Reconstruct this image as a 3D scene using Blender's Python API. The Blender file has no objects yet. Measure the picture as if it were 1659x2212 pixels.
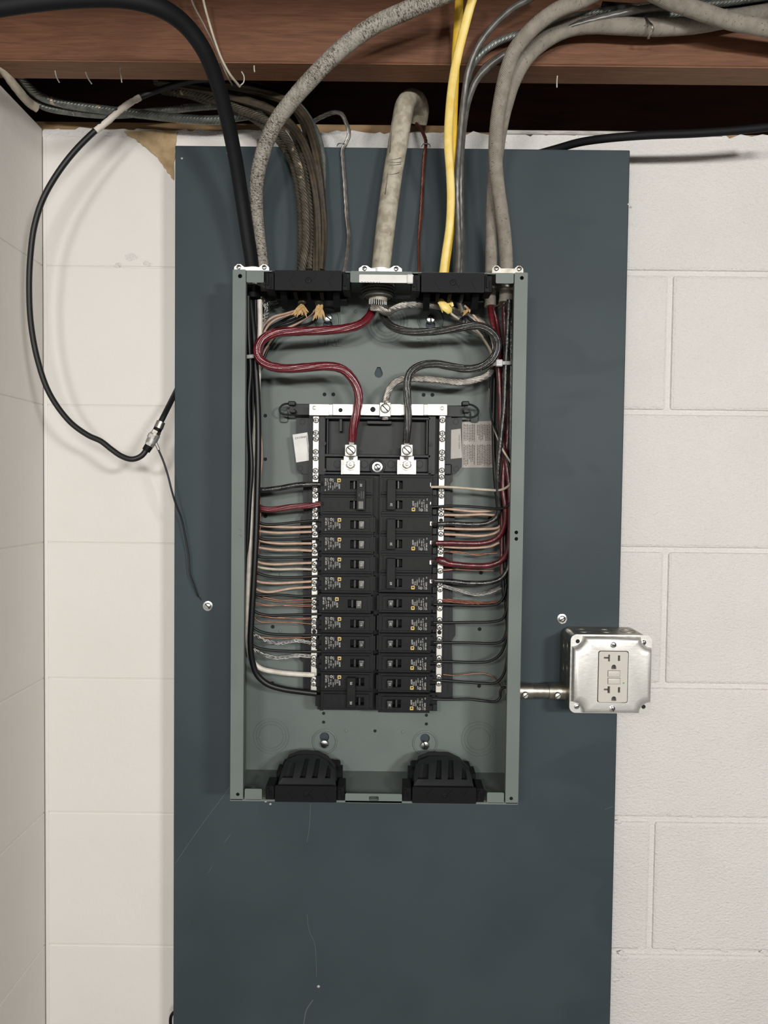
import bpy, bmesh, math, random
from mathutils import Vector, Matrix
random.seed(7)
PI = math.pi
# ------------------------------------------------------------------ camera
F, CX, CY = 1534.0, 829.5, 1106.0          # focal length and centre for the 1659x2212 frame
ZC, YC = 1.55, -0.967                      # camera height and distance in front of the backboard (y = 0)
PITCH, ROLL, YAW = math.radians(1.880), math.radians(0.682), math.radians(0.196)
RM = (Matrix.Rotation(YAW, 3, 'Z') @ Matrix.Rotation(PI/2 - PITCH, 3, 'X') @ Matrix.Rotation(ROLL, 3, 'Z'))
cam = bpy.data.cameras.new('camera'); camo = bpy.data.objects.new('camera', cam)
bpy.context.scene.collection.objects.link(camo)
camo.matrix_world = Matrix.Translation((0, YC, ZC)) @ RM.to_4x4()
cam.sensor_fit = 'HORIZONTAL'; cam.sensor_width = 36.0; cam.lens = 36.0 * F / 1659.0
cam.clip_start = 0.02; cam.clip_end = 50
bpy.context.scene.camera = camo
# ------------------------------------------------------------------ world, lamps, exposure
sc = bpy.context.scene
w = bpy.data.worlds.new('world'); sc.world = w; w.use_nodes = True
w.node_tree.nodes['Background'].inputs[0].default_value = (0.9, 0.95, 1.0, 1)
w.node_tree.nodes['Background'].inputs[1].default_value = 0.05
def lamp(name, loc, target, power, size, color):
    l = bpy.data.lights.new(name, 'AREA'); l.energy = power; l.shape = 'RECTANGLE'; l.size = size[0]; l.size_y = size[1]; l.color = color
    o = bpy.data.objects.new(name, l); sc.collection.objects.link(o); o.location = loc
    o.rotation_euler = (Vector(target) - Vector(loc)).to_track_quat('-Z', 'Y').to_euler()
lamp('lamp_right', (1.10, -2.25, ZC + 0.385), (0.10, 0, ZC - 0.20), 20, (0.30, 0.12), (1.0, 0.985, 0.955))
lamp('lamp_left', (-0.42, -2.05, ZC + 0.385), (-0.05, 0, ZC - 0.20), 10.5, (0.30, 0.12), (1.0, 0.985, 0.955))
lamp('lamp_middle', (0.38, -2.90, ZC + 0.40), (0.0, 0, ZC - 0.25), 25, (0.60, 0.15), (1.0, 0.985, 0.955))
sc.view_settings.view_transform = 'Standard'; sc.view_settings.look = 'None'
sc.view_settings.gamma = 1.0; sc.view_settings.use_curve_mapping = False
sc.view_settings.exposure = 0.27
sc.cycles.use_denoising = True
sc.cycles.max_bounces = 6

# ------------------------------------------------------------------ helpers
def P(u, v, y):
    d = RM @ Vector(((u - CX)/F, -(v - CY)/F, -1.0))
    t = (y - YC)/d.y
    return Vector((d.x*t, y, d.z*t + ZC))
def PX(u, v, y): return P(u, v, y).x
def PZ(u, v, y): return P(u, v, y).z
COL = sc.collection
def obj(name, bm, mat, parent=None, loc=None, smooth=True, angle=28):
    """one mesh object; bmesh vertices are world coordinates"""
    if parent is not None and loc is None: loc = wloc(parent)
    if loc is None:
        n = len(bm.verts); loc = sum((v.co for v in bm.verts), Vector())/max(n, 1)
    loc = Vector(loc)
    for v in bm.verts: v.co -= loc
    bmesh.ops.recalc_face_normals(bm, faces=bm.faces[:])
    me = bpy.data.meshes.new(name)
    if smooth:
        lim = math.radians(angle)
        for f in bm.faces: f.smooth = True
        for e in bm.edges:
            if len(e.link_faces) == 2:
                if e.calc_face_angle(0) > lim: e.smooth = False
            else: e.smooth = False
    bm.to_mesh(me); bm.free()
    for m in (mat if isinstance(mat, (list, tuple)) else [mat]): me.materials.append(m)
    o = bpy.data.objects.new(name, me); COL.objects.link(o)
    if parent is not None:
        o.parent = parent; o.location = loc - wloc(parent)
    else: o.location = loc
    return o
def wloc(o):
    l = Vector(o.location)
    while o.parent: o = o.parent; l = l + Vector(o.location)
    return l
def tag(o, label=None, cat=None, group=None, kind=None):
    if label: o['label'] = label
    if cat: o['category'] = cat
    if group: o['group'] = group
    if kind: o['kind'] = kind
    return o
def thing(name, label, cat, loc, group=None):
    o = bpy.data.objects.new(name, None); COL.objects.link(o); o.location = loc; o.empty_display_size = .02
    return tag(o, label, cat, group)
def share(name, src, parent, loc, roty=0.0):
    """copy of an object sharing its mesh, at a world place, turned about the y axis"""
    o = bpy.data.objects.new(name, src.data); COL.objects.link(o)
    o.parent = parent; o.location = Vector(loc) - (wloc(parent) if parent else Vector())
    o.rotation_euler = (0, roty, 0)
    return o
def B(): return bmesh.new()
def box(bm, a, b, bev=0.0, seg=2):
    a, b = Vector(a), Vector(b)
    lo = Vector((min(a.x, b.x), min(a.y, b.y), min(a.z, b.z))); hi = Vector((max(a.x, b.x), max(a.y, b.y), max(a.z, b.z)))
    r = bmesh.ops.create_cube(bm, size=1.0)
    vs = r['verts']; c = (lo + hi)/2; s = hi - lo
    for v in vs: v.co = Vector((v.co.x*s.x, v.co.y*s.y, v.co.z*s.z)) + c
    if bev > 0:
        es = list({e for v in vs for e in v.link_edges})
        bmesh.ops.bevel(bm, geom=es, offset=bev, segments=seg, profile=0.5, affect='EDGES')
def ubox(bm, u0, v0, u1, v1, y0, y1, bev=0.0, seg=1):
    """box whose front face (y0) covers the pixel rectangle when projected"""
    a, b = P(u0, v0, y0), P(u1, v1, y0)
    box(bm, (a.x, y0, a.z), (b.x, y1, b.z), bev, seg)
def frame_of(d):
    d = d.normalized(); a = Vector((0, 1, 0)) if abs(d.y) < .9 else Vector((1, 0, 0))
    n = d.cross(a).normalized(); return n, d.cross(n).normalized()
def cyl(bm, a, b, r0, r1=None, n=16, caps=True):
    a, b = Vector(a), Vector(b); r1 = r0 if r1 is None else r1
    x, y = frame_of(b - a); R = []
    for p, r in ((a, r0), (b, r1)):
        R.append([bm.verts.new(p + (x*math.cos(2*PI*i/n) + y*math.sin(2*PI*i/n))*r) for i in range(n)])
    for i in range(n): bm.faces.new((R[0][i], R[0][(i+1) % n], R[1][(i+1) % n], R[1][i]))
    if caps: bm.faces.new(R[0][::-1]); bm.faces.new(R[1])
def lathe(bm, c, axis, prof, n=20):
    """prof: list of (radius, distance along axis)"""
    c, axis = Vector(c), Vector(axis).normalized(); x, y = frame_of(axis); rings = []
    for r, h in prof:
        if r < 1e-7: rings.append([bm.verts.new(c + axis*h)])
        else: rings.append([bm.verts.new(c + axis*h + (x*math.cos(2*PI*i/n) + y*math.sin(2*PI*i/n))*r) for i in range(n)])
    for A, Bq in zip(rings, rings[1:]):
        for i in range(n):
            j = (i+1) % n
            if len(A) == 1 and len(Bq) == 1: continue
            if len(A) == 1: bm.faces.new((A[0], Bq[i], Bq[j]))
            elif len(Bq) == 1: bm.faces.new((A[i], A[j], Bq[0]))
            else: bm.faces.new((A[i], A[j], Bq[j], Bq[i]))
def plate(bm, outer, holes, y0, y1):
    """flat plate in the xz plane between y0 (front) and y1, real holes; loops are lists of (x, z)"""
    t = bmesh.new(); es = []
    for loop in [outer] + list(holes):
        vs = [t.verts.new((p[0], y0, p[1])) for p in loop]
        for i in range(len(vs)): es.append(t.edges.new((vs[i], vs[(i+1) % len(vs)])))
    bmesh.ops.triangle_fill(t, use_beauty=True, use_dissolve=False, edges=es, normal=(0, -1, 0))
    fs = t.faces[:]
    r = bmesh.ops.extrude_face_region(t, geom=fs)
    for g in r['geom']:
        if isinstance(g, bmesh.types.BMVert): g.co.y = y1
    me = bpy.data.meshes.new('tmp'); t.to_mesh(me); t.free(); bm.from_mesh(me); bpy.data.meshes.remove(me)
def circ(x, z, r, n=14): return [(x + r*math.cos(2*PI*i/n), z + r*math.sin(2*PI*i/n)) for i in range(n)]
def rrect(x0, z0, x1, z1, r, n=4):
    pts = []
    for cx, cz, a0 in ((x1-r, z1-r, 0), (x0+r, z1-r, PI/2), (x0+r, z0+r, PI), (x1-r, z0+r, 1.5*PI)):
        for i in range(n+1):
            a = a0 + PI/2*i/n; pts.append((cx + r*math.cos(a), cz + r*math.sin(a)))
    return pts
def rect(x0, z0, x1, z1): return [(x0, z0), (x1, z0), (x1, z1), (x0, z1)]
def upoly(pts, y): return [(P(u, v, y).x, P(u, v, y).z) for u, v in pts]
def smooth_path(pts, sub=7):
    """pts: Vectors (3D) with optional extra value -> dense Catmull-Rom samples [(Vector, value)]"""
    n = len(pts); out = []
    p = [Vector(q[0]) for q in pts]; val = [q[1] for q in pts]
    def t_of(a, b): return max((b - a).length ** 0.5, 1e-5)
    for i in range(n - 1):
        p1, p2 = p[i], p[i+1]
        p0 = p[i-1] if i > 0 else p1*2 - p2
        p3 = p[i+2] if i + 2 < n else p2*2 - p1
        t0 = 0; t1 = t_of(p0, p1); t2 = t1 + t_of(p1, p2); t3 = t2 + t_of(p2, p3)
        for k in range(sub):
            t = t1 + (t2 - t1)*k/sub
            A1 = p0*((t1-t)/(t1-t0)) + p1*((t-t0)/(t1-t0)); A2 = p1*((t2-t)/(t2-t1)) + p2*((t-t1)/(t2-t1)); A3 = p2*((t3-t)/(t3-t2)) + p3*((t-t2)/(t3-t2))
            B1 = A1*((t2-t)/(t2-t0)) + A2*((t-t0)/(t2-t0)); B2 = A2*((t3-t)/(t3-t1)) + A3*((t-t1)/(t3-t1))
            out.append((B1*((t2-t)/(t2-t1)) + B2*((t-t1)/(t2-t1)), val[i] + (val[i+1]-val[i])*k/sub))
    out.append((p[-1], val[-1])); return out
def frames(path):
    T = []
    for i in range(len(path)):
        a = path[max(i-1, 0)][0]; b = path[min(i+1, len(path)-1)][0]; T.append((b - a).normalized())
    n, _ = frame_of(T[0]); Fm = []
    for i, t in enumerate(T):
        n = (n - t*n.dot(t)).normalized(); Fm.append((n, t.cross(n).normalized()))
    return T, Fm
def tube(bm, path, n=10, flat=1.0, wob=0.0, dents=0.0, caps=True):
    """path [(Vector, radius)] already dense; UV = (metres along, turn)"""
    uvl = bm.loops.layers.uv.verify(); T, Fm = frames(path); L = 0; rings = []; Ls = []
    for i, (p, r) in enumerate(path):
        if i: L += (p - path[i-1][0]).length
        Ls.append(L); x, y = Fm[i]; rr = r*(1 + random.uniform(-wob, wob))
        rings.append([bm.verts.new(p + (x*math.cos(2*PI*k/n) + y*flat*math.sin(2*PI*k/n))*rr*(1 + random.uniform(-dents, dents))) for k in range(n)])
    for i in range(len(rings)-1):
        for k in range(n):
            j = (k+1) % n
            f = bm.faces.new((rings[i][k], rings[i][j], rings[i+1][j], rings[i+1][k]))
            uv = ((Ls[i], k/n), (Ls[i], (k+1)/n), (Ls[i+1], (k+1)/n), (Ls[i+1], k/n))
            for lp, c in zip(f.loops, uv): lp[uvl].uv = c
    if caps: bm.faces.new(rings[0][::-1]); bm.faces.new(rings[-1])
def upath(pts, r_mm, sub=7):
    """pts (u, v, y[, radius mm])"""
    return smooth_path([(P(q[0], q[1], q[2]), (q[3] if len(q) > 3 else r_mm)/1000.0) for q in pts], sub)
def twist(bm, path, n, rs, pitch, R=None, sides=5, fray=0.0, phase=0.0):
    """n strands of radius rs laid helically around the path; path radius is the lay radius"""
    T, Fm = frames(path)
    for s in range(n):
        L = 0; q = []; a0 = 2*PI*s/n + phase; jit = random.uniform(-fray, fray)
        for i, (p, r) in enumerate(path):
            if i: L += (p - path[i-1][0]).length
            a = a0 + 2*PI*L/pitch; x, y = Fm[i]; rr = (r if R is None else R)*(1 + jit*math.sin(9*a + s) + random.uniform(-fray, fray)*.25)
            q.append((p + (x*math.cos(a) + y*math.sin(a))*rr, rs))
        tube(bm, q, sides)
_txt = {}
def text_mesh(body, size, extrude=0.0, align='LEFT'):
    c = bpy.data.curves.new('t', 'FONT'); c.body = body; c.size = size; c.extrude = extrude; c.align_x = align; c.resolution_u = 2
    o = bpy.data.objects.new('t', c); COL.objects.link(o)
    dg = bpy.context.evaluated_depsgraph_get(); me = bpy.data.meshes.new_from_object(o.evaluated_get(dg))
    bpy.data.objects.remove(o); bpy.data.curves.remove(c); return me
def add_text(bm, body, size, origin, xdir, ydir, extrude=0.0, align='LEFT', squeeze=1.0):
    me = text_mesh(body, size, extrude, align); xd, yd = Vector(xdir), Vector(ydir); zd = xd.cross(yd); o = Vector(origin)
    t = bmesh.new(); t.from_mesh(me); bpy.data.meshes.remove(me)
    for v in t.verts: v.co = o + xd*v.co.x*squeeze + yd*v.co.y + zd*v.co.z
    m2 = bpy.data.meshes.new('t2'); t.to_mesh(m2); t.free(); bm.from_mesh(m2); bpy.data.meshes.remove(m2)
X_, Y_, Z_ = Vector((1, 0, 0)), Vector((0, 1, 0)), Vector((0, 0, 1))

# ------------------------------------------------------------------ materials
class NT:
    def __init__(s, name):
        s.m = bpy.data.materials.new(name); s.m.use_nodes = True; s.t = s.m.node_tree; s.b = s.t.nodes['Principled BSDF']
    def n(s, typ, **kw):
        q = s.t.nodes.new(typ)
        for k, v in kw.items(): setattr(q, k, v)
        return q
    def l(s, a, b): s.t.links.new(a, b)
    def coord(s, kind='Object', scale=(1, 1, 1), loc=(0, 0, 0)):
        c = s.n('ShaderNodeNewGeometry') if kind == 'Position' else s.n('ShaderNodeTexCoord'); mp = s.n('ShaderNodeMapping'); mp.inputs['Scale'].default_value = scale; mp.inputs['Location'].default_value = loc
        s.l(c.outputs[kind], mp.inputs['Vector']); return mp.outputs[0]
    def noise(s, vec, scale, detail=3, rough=.55, dist=0):
        q = s.n('ShaderNodeTexNoise'); q.inputs['Scale'].default_value = scale; q.inputs['Detail'].default_value = detail
        q.inputs['Roughness'].default_value = rough; q.inputs['Distortion'].default_value = dist; s.l(vec, q.inputs['Vector']); return q.outputs['Fac']
    def ramp(s, fac, lo, hi):
        q = s.n('ShaderNodeMapRange'); q.inputs['From Min'].default_value = lo; q.inputs['From Max'].default_value = hi; s.l(fac, q.inputs['Value']); return q.outputs[0]
    def mix(s, fac, a, b):
        q = s.n('ShaderNodeMix', data_type='RGBA')
        if isinstance(fac, float): q.inputs[0].default_value = fac
        else: s.l(fac, q.inputs[0])
        for i, c in ((6, a), (7, b)):
            if isinstance(c, (tuple, list)): q.inputs[i].default_value = (*c[:3], 1)
            else: s.l(c, q.inputs[i])
        return q.outputs[2]
    def math(s, op, a, b=None):
        q = s.n('ShaderNodeMath', operation=op)
        for i, c in ((0, a), (1, b)):
            if c is None: continue
            if isinstance(c, (int, float)): q.inputs[i].default_value = c
            else: s.l(c, q.inputs[i])
        return q.outputs[0]
    def bump(s, h, strength, dist, prev=None):
        q = s.n('ShaderNodeBump'); q.inputs['Strength'].default_value = strength; q.inputs['Distance'].default_value = dist
        s.l(h, q.inputs['Height'])
        if prev is not None: s.l(prev, q.inputs['Normal'])
        return q.outputs[0]
    def out(s, color, rough, metal=0.0, normal=None, spec=.5, coat=0.0):
        b = s.b
        if isinstance(color, (tuple, list)): b.inputs['Base Color'].default_value = (*color[:3], 1)
        else: s.l(color, b.inputs['Base Color'])
        if isinstance(rough, (int, float)): b.inputs['Roughness'].default_value = rough
        else: s.l(rough, b.inputs['Roughness'])
        b.inputs['Metallic'].default_value = metal; b.inputs['Specular IOR Level'].default_value = spec
        b.inputs['Coat Weight'].default_value = coat; b.inputs['Coat Roughness'].default_value = .07
        if normal is not None:
            s.l(normal, b.inputs['Normal'])
            if coat: s.l(normal, b.inputs['Coat Normal'])
        return s.m
def simple(name, col, rough, metal=0.0, col2=None, nscale=200, lo=.4, hi=.65, bs=0, bstr=.3, bdist=.0005, coat=0.0, spec=.5, stretch=(1, 1, 1), r2=None):
    t = NT(name); v = t.coord('Object', stretch); c = col; r = rough; nrm = None
    if col2 is not None or r2 is not None:
        f = t.ramp(t.noise(v, nscale, 4), lo, hi)
        if col2 is not None: c = t.mix(f, col, col2)
        if r2 is not None:
            q = t.n('ShaderNodeMapRange'); q.inputs['To Min'].default_value = rough; q.inputs['To Max'].default_value = r2; t.l(f, q.inputs[0]); r = q.outputs[0]
    if bs: nrm = t.bump(t.noise(v, bs, 3), bstr, bdist)
    return t.out(c, r, metal, nrm, spec, coat)
def wire_mat(name, col, rough, col2=None, lay=None, pitch=.03, lstr=.6, ldist=.0006, speck=None, speck_scale=(60, 6), lo=.55, hi=.62, wrap=None, coat=0.0, crinkle=0, metal=0.0, patch=None):
    """material on tube UVs: lay = strands showing through, speck = dark print, wrap = tape turns, patch = (colour, scale, lo, hi)"""
    t = NT(name); tc = t.n('ShaderNodeTexCoord'); sp = t.n('ShaderNodeSeparateXYZ'); t.l(tc.outputs['UV'], sp.inputs[0])
    U, V = sp.outputs[0], sp.outputs[1]; ov = t.coord('Object'); c = col; nrm = None
    if col2 is not None: c = t.mix(t.ramp(t.noise(ov, 90, 3), .4, .62), col, col2)
    if speck is not None:
        cb = t.n('ShaderNodeCombineXYZ'); t.l(t.math('MULTIPLY', U, speck_scale[0]*3.0), cb.inputs[0]); t.l(t.math('MULTIPLY', V, float(speck_scale[1])), cb.inputs[1])
        big = t.ramp(t.noise(ov, 25, 2), .28, .48)
        f = t.math('MULTIPLY', t.ramp(t.noise(cb.outputs[0], 1.6, 5, .7, 1.2), lo, hi), big); c = t.mix(f, c, speck)
    if patch is not None: c = t.mix(t.ramp(t.noise(ov, patch[1], 4, .6), patch[2], patch[3]), c, patch[0])
    if wrap is not None:      # helical tape: every turn a slightly different sheen and tone
        h = t.math('FRACT', t.math('ADD', t.math('MULTIPLY', U, 1.0/wrap[0]), V)); c = t.mix(t.ramp(h, .45, .55), c, wrap[1]); nrm = t.bump(h, .5, .0006)
    if lay is not None:
        h = t.math('SINE', t.math('ADD', t.math('MULTIPLY', V, 2*PI*lay), t.math('MULTIPLY', U, 2*PI*lay/(pitch*3)))); nrm = t.bump(h, lstr, ldist, nrm)
    if crinkle: nrm = t.bump(t.noise(ov, crinkle, 4, .7), .7, .0008, nrm)
    return t.out(c, rough, metal, nrm, .5, coat)
M = {}
def build_materials():
    # painted block
    t = NT('painted_block'); v = t.coord('Position'); v2 = t.coord('Position', (1.2, 1, 1.9))
    n1 = t.noise(v2, 170, 4, .6); n2 = t.noise(v, 700, 3, .6); n3 = t.noise(v, 14, 2)
    nr = t.bump(n3, .25, .006, t.bump(n1, .75, .0034, t.bump(n2, .6, .0012)))
    M['block'] = t.out(t.mix(t.ramp(t.noise(v, 9, 3), .35, .7), (.77, .747, .718), (.74, .716, .685)), .6, 0, nr, .35)
    t = NT('smooth_painted_block'); v = t.coord('Position')
    nr = t.bump(t.noise(v, 12, 2), .25, .006, t.bump(t.noise(v, 130, 3), .3, .0012))
    M['block_smooth'] = t.out(t.mix(t.ramp(t.noise(v, 7, 3), .35, .7), (.745, .715, .675), (.725, .695, .652)), .55, 0, nr, .4)
    M['plaster'] = simple('bare_plaster', (.50, .36, .20), .85, col2=(.36, .25, .13), nscale=60, bs=120, bstr=.6, bdist=.002)
    # slate paint on plywood: fine horizontal grain, darker damp patches, pale scuffs
    t = NT('slate_paint'); v = t.coord('Object'); g = t.coord('Object', (2, 1, 60))
    c = t.mix(t.ramp(t.noise(v, 6, 3, .5), .42, .62), (.0415, .058, .066), (.035, .050, .0575))
    lap = t.ramp(t.noise(t.coord('Object', (1, 1, 2.4), (.35, 0, .62)), 5.0, 2, .4, .5), .57, .60); xr = t.n('ShaderNodeSeparateXYZ'); t.l(v, xr.inputs[0])
    side = t.ramp(xr.outputs[0], .17, .24); c = t.mix(t.math('MULTIPLY', lap, side), c, (.035, .050, .058))
    sc_ = t.ramp(t.noise(t.coord('Object', (60, 1, 5)), 3.0, 2), .80, .82)
    c = t.mix(sc_, c, (.10, .115, .12))
    M['slate'] = t.out(c, .56, 0, t.bump(t.noise(g, 12, 3), .07, .0005, t.bump(t.noise(v, 500, 2), .2, .0003)), .27)
    M['panel'] = simple('grey_panel_paint', (.148, .172, .160), .50, col2=(.130, .153, .143), nscale=12, bs=900, bstr=.12, bdist=.0002, spec=.30)
    M['scuff'] = simple('pale_scuff', (.10, .118, .122), .6)
    M['hole'] = simple('recess_shade', (.006, .007, .008), .8)  # near-black colour standing in for shade inside holes, slots and gaps
    M['plastic'] = simple('black_plastic', (.0050, .0054, .0064), .55, spec=.16, bs=900, bstr=.1, bdist=.0002)
    M['tray'] = simple('tray_plastic', (.014, .0155, .017), .48, spec=.28, col2=(.018, .0195, .0205), nscale=40, bs=600, bstr=.1, bdist=.0002)
    M['breaker'] = simple('breaker_plastic', (.0090, .0098, .0108), .52, spec=.2, col2=(.012, .0128, .0134), nscale=120, bs=1400, bstr=.15, bdist=.0002)
    M['handle'] = simple('handle_plastic', (.10, .10, .093), .4)
    M['handle_dark'] = simple('dark_handle_plastic', (.024, .025, .026), .4)
    M['print'] = simple('white_print', (.66, .66, .63), .6)
    M['logo'] = simple('yellow_print', (.62, .44, .13), .6)
    M['ink'] = simple('black_ink', (.03, .03, .03), .7)
    M['ink_soft'] = simple('grey_ink', (.12, .105, .095), .7)
    M['label'] = simple('label_paper', (.70, .69, .66), .45, col2=(.62, .61, .58), nscale=50)
    M['label_dull'] = simple('aged_label_paper', (.40, .37, .34), .6, col2=(.46, .43, .39), nscale=60)
    M['tin'] = simple('tinned_aluminium', (.80, .78, .72), .42, .70, col2=(.70, .68, .62), nscale=180, lo=.5, hi=.75, bs=500, bstr=.12, bdist=.0003)
    M['lug'] = simple('tinned_lug', (.88, .85, .76), .42, .75, col2=(.80, .76, .64), nscale=300, lo=.5, hi=.8)
    M['zinc'] = simple('zinc_screw', (.80, .82, .82), .25, 1.0, bs=800, bstr=.15, bdist=.0003)
    M['galv'] = simple('galvanised_steel', (.76, .75, .72), .44, .80, col2=(.60, .59, .55), nscale=120, lo=.4, hi=.7, bs=160, bstr=.12, bdist=.0006, stretch=(1, 1, 2.5), r2=.54)
    M['galv_dark'] = simple('dull_galvanised_steel', (.40, .38, .34), .42, 1.0, col2=(.28, .26, .22), nscale=90, bs=300, bstr=.2, bdist=.0004)
    M['collar'] = simple('dull_grey_collar', (.062, .058, .052), .45, bs=300, bstr=.2)
    M['blk_coax'] = wire_mat('black_coax_jacket', (.006, .0063, .007), .5)
    M['nail'] = simple('bright_nail', (.52, .49, .44), .5)
    M['diecast'] = simple('diecast_zinc', (.36, .35, .33), .5, .6, bs=300, bstr=.3, bdist=.0005)
    M['clampwhite'] = simple('bright_clamp_metal', (.80, .79, .76), .4, .6)
    M['ivory'] = simple('ivory_plastic', (.56, .53, .48), .38)
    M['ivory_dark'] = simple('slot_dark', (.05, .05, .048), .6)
    M['green'] = simple('green_led', (.05, .45, .15), .4)
    M['tie'] = simple('natural_nylon', (.42, .42, .42), .35)
    M['copper'] = wire_mat('bare_copper', (.42, .20, .13), .38, (.26, .125, .085), metal=.9)
    M['copper_red'] = wire_mat('tarnished_copper', (.22, .080, .060), .4, (.30, .12, .08), metal=.8)
    M['alu'] = wire_mat('bare_aluminium_strand', (.50, .49, .47), .36, (.32, .31, .30), metal=1.0)
    M['alu_warm'] = wire_mat('dull_aluminium_strand', (.50, .47, .43), .38, (.30, .28, .25), metal=.85)
    M['red'] = wire_mat('red_tape', (.150, .0095, .017), .22, (.105, .007, .012), lay=12, pitch=.16, lstr=.55, ldist=.0004, crinkle=330, wrap=(.045, (.125, .008, .014)), coat=.8)
    M['red_wrap'] = wire_mat('red_tape_turns', (.125, .009, .015), .24, (.065, .006, .009), wrap=(.024, (.075, .008, .012)), crinkle=300, coat=.6)
    M['blk_tape'] = wire_mat('black_tape', (.011, .0105, .010), .25, (.032, .030, .027), lay=12, pitch=.18, lstr=.6, ldist=.0005, crinkle=330, wrap=(.040, (.022, .0215, .0205)), coat=.8)
    M['blk_wrap'] = wire_mat('black_tape_turns', (.010, .010, .011), .22, wrap=(.021, (.030, .029, .0275)), crinkle=300, coat=.6)
    M['blk_wire'] = wire_mat('black_insulation', (.0045, .005, .006), .45)
    M['blk_sheath'] = wire_mat('black_sheath', (.0035, .004, .0052), .65)
    M['blk_sheath'].node_tree.nodes['Principled BSDF'].inputs['Specular IOR Level'].default_value = .25
    M['white_wire'] = wire_mat('white_insulation', (.66, .62, .55), .4, (.52, .48, .41))
    M['tan'] = wire_mat('tan_insulation', (.45, .29, .21), .5, (.52, .37, .275))
    M['offwhite'] = wire_mat('off_white_insulation', (.52, .46, .37), .5, (.42, .36, .28))
    M['yellow'] = wire_mat('yellow_sheath', (.86, .66, .22), .42, (.80, .58, .14))
    M['yellow_deep'] = wire_mat('deep_yellow_sheath', (.80, .52, .035), .42, (.72, .44, .03))
    M['cloth'] = wire_mat('grey_cloth_sheath', (.36, .33, .285), .8, (.28, .255, .215), speck=(.035, .028, .022), speck_scale=(150, 10), lo=.505, hi=.545, lay=7, pitch=.012, lstr=.35, ldist=.0004)
    M['cloth_plain'] = wire_mat('plain_cloth_sheath', (.275, .245, .205), .8, (.215, .19, .155), speck=(.03, .025, .02), speck_scale=(60, 7), lo=.60, hi=.66, lay=16, pitch=.01, lstr=.4, ldist=.0004)
    M['old'] = wire_mat('old_dark_sheath', (.060, .050, .034), .55, (.095, .082, .06), lay=7, pitch=.012, lstr=.7, ldist=.0008, patch=((.40, .31, .19), 32, .62, .66), crinkle=160)
    M['old2'] = wire_mat('old_brown_sheath', (.064, .046, .027), .5, (.038, .032, .023), lay=5, pitch=.2, lstr=.7, ldist=.0008, crinkle=160)
    M['braid'] = wire_mat('silvery_braided_sheath', (.10, .112, .104), .34, (.17, .18, .16), lay=9, pitch=.014, lstr=.35, ldist=.0004, patch=((.50, .40, .29), 26, .64, .67), metal=.3)
    M['greysheen'] = wire_mat('grey_sheath', (.085, .080, .072), .32, (.13, .12, .11), lay=4, pitch=.02, lstr=.15, ldist=.0003, metal=.15)
    M['service'] = wire_mat('service_cable_sheath', (.46, .42, .33), .6, (.30, .265, .20), speck=(.03, .026, .02), speck_scale=(14, 8), lo=.66, hi=.70, crinkle=60)
    M['paintwhite'] = simple('paint_splash', (.66, .60, .52), .6, bs=200, bstr=.6, bdist=.001)
    M['paper'] = simple('torn_kraft_paper', (.52, .34, .15), .8, col2=(.40, .24, .09), nscale=200)
    # joist wood
    t = NT('joist_wood'); v = t.coord('Object', (1.2, 14, 14)); gr = t.noise(v, 14, 5, .6, .8); fine = t.noise(t.coord('Object', (3, 90, 90)), 10, 3)
    c = t.mix(t.ramp(gr, .35, .68), (.180, .080, .042), (.115, .048, .025)); c = t.mix(t.math('MULTIPLY', t.ramp(fine, .55, .75), .5), c, (.060, .024, .012))
    c = t.mix(t.math('MULTIPLY', t.ramp(t.noise(t.coord('Object'), 5, 3), .5, .75), .55), c, (.075, .030, .016))
    M['joist'] = t.out(c, .58, 0, t.bump(fine, .3, .0006), .35)
    t = NT('joist_edge_wood'); v = t.coord('Object', (1.2, 16, 16)); gr = t.noise(v, 16, 5, .6, 1.0)
    M['joist_edge'] = t.out(t.mix(t.ramp(gr, .35, .68), (.24, .118, .064), (.16, .074, .038)), .6, 0, t.bump(gr, .4, .0008), .3)
    M['rim'] = simple('dark_rim_wood', (.075, .030, .020), .7, col2=(.045, .020, .016), nscale=10, stretch=(1, 8, 8))
    M['sill'] = simple('sill_wood', (.30, .19, .09), .65, col2=(.20, .12, .055), nscale=14, stretch=(1, 8, 8), bs=60)
    M['lath'] = simple('whitewashed_lath', (.52, .50, .47), .7, col2=(.30, .28, .26), nscale=40, stretch=(1, 6, 6))
    M['paneling'] = simple('dark_far_wall', (.07, .06, .05), .8, col2=(.05, .045, .04), nscale=4)
    M['concrete'] = simple('basement_floor', (.30, .29, .27), .8, col2=(.25, .24, .23), nscale=4)
build_materials()

# ------------------------------------------------------------------ the room
YW = 0.06                       # face of the back wall
XL = -0.4965                    # face of the left wall
RX1, RYF = 2.6, -3.4            # far right and far front of the room
Z0 = 0.0; ZTOP = ZC + 0.507     # block wall top
COURSE = 0.1986; ZJ0 = ZC + 0.3135
def struct(name, bm, mat, parent=None):
    o = obj(name, bm, mat, parent)
    if parent is None: o['kind'] = 'structure'
    return o
b = B(); box(b, (XL - .25, RYF, -.1), (RX1, YW + .3, 0)); struct('floor', b, M['concrete'])
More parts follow.
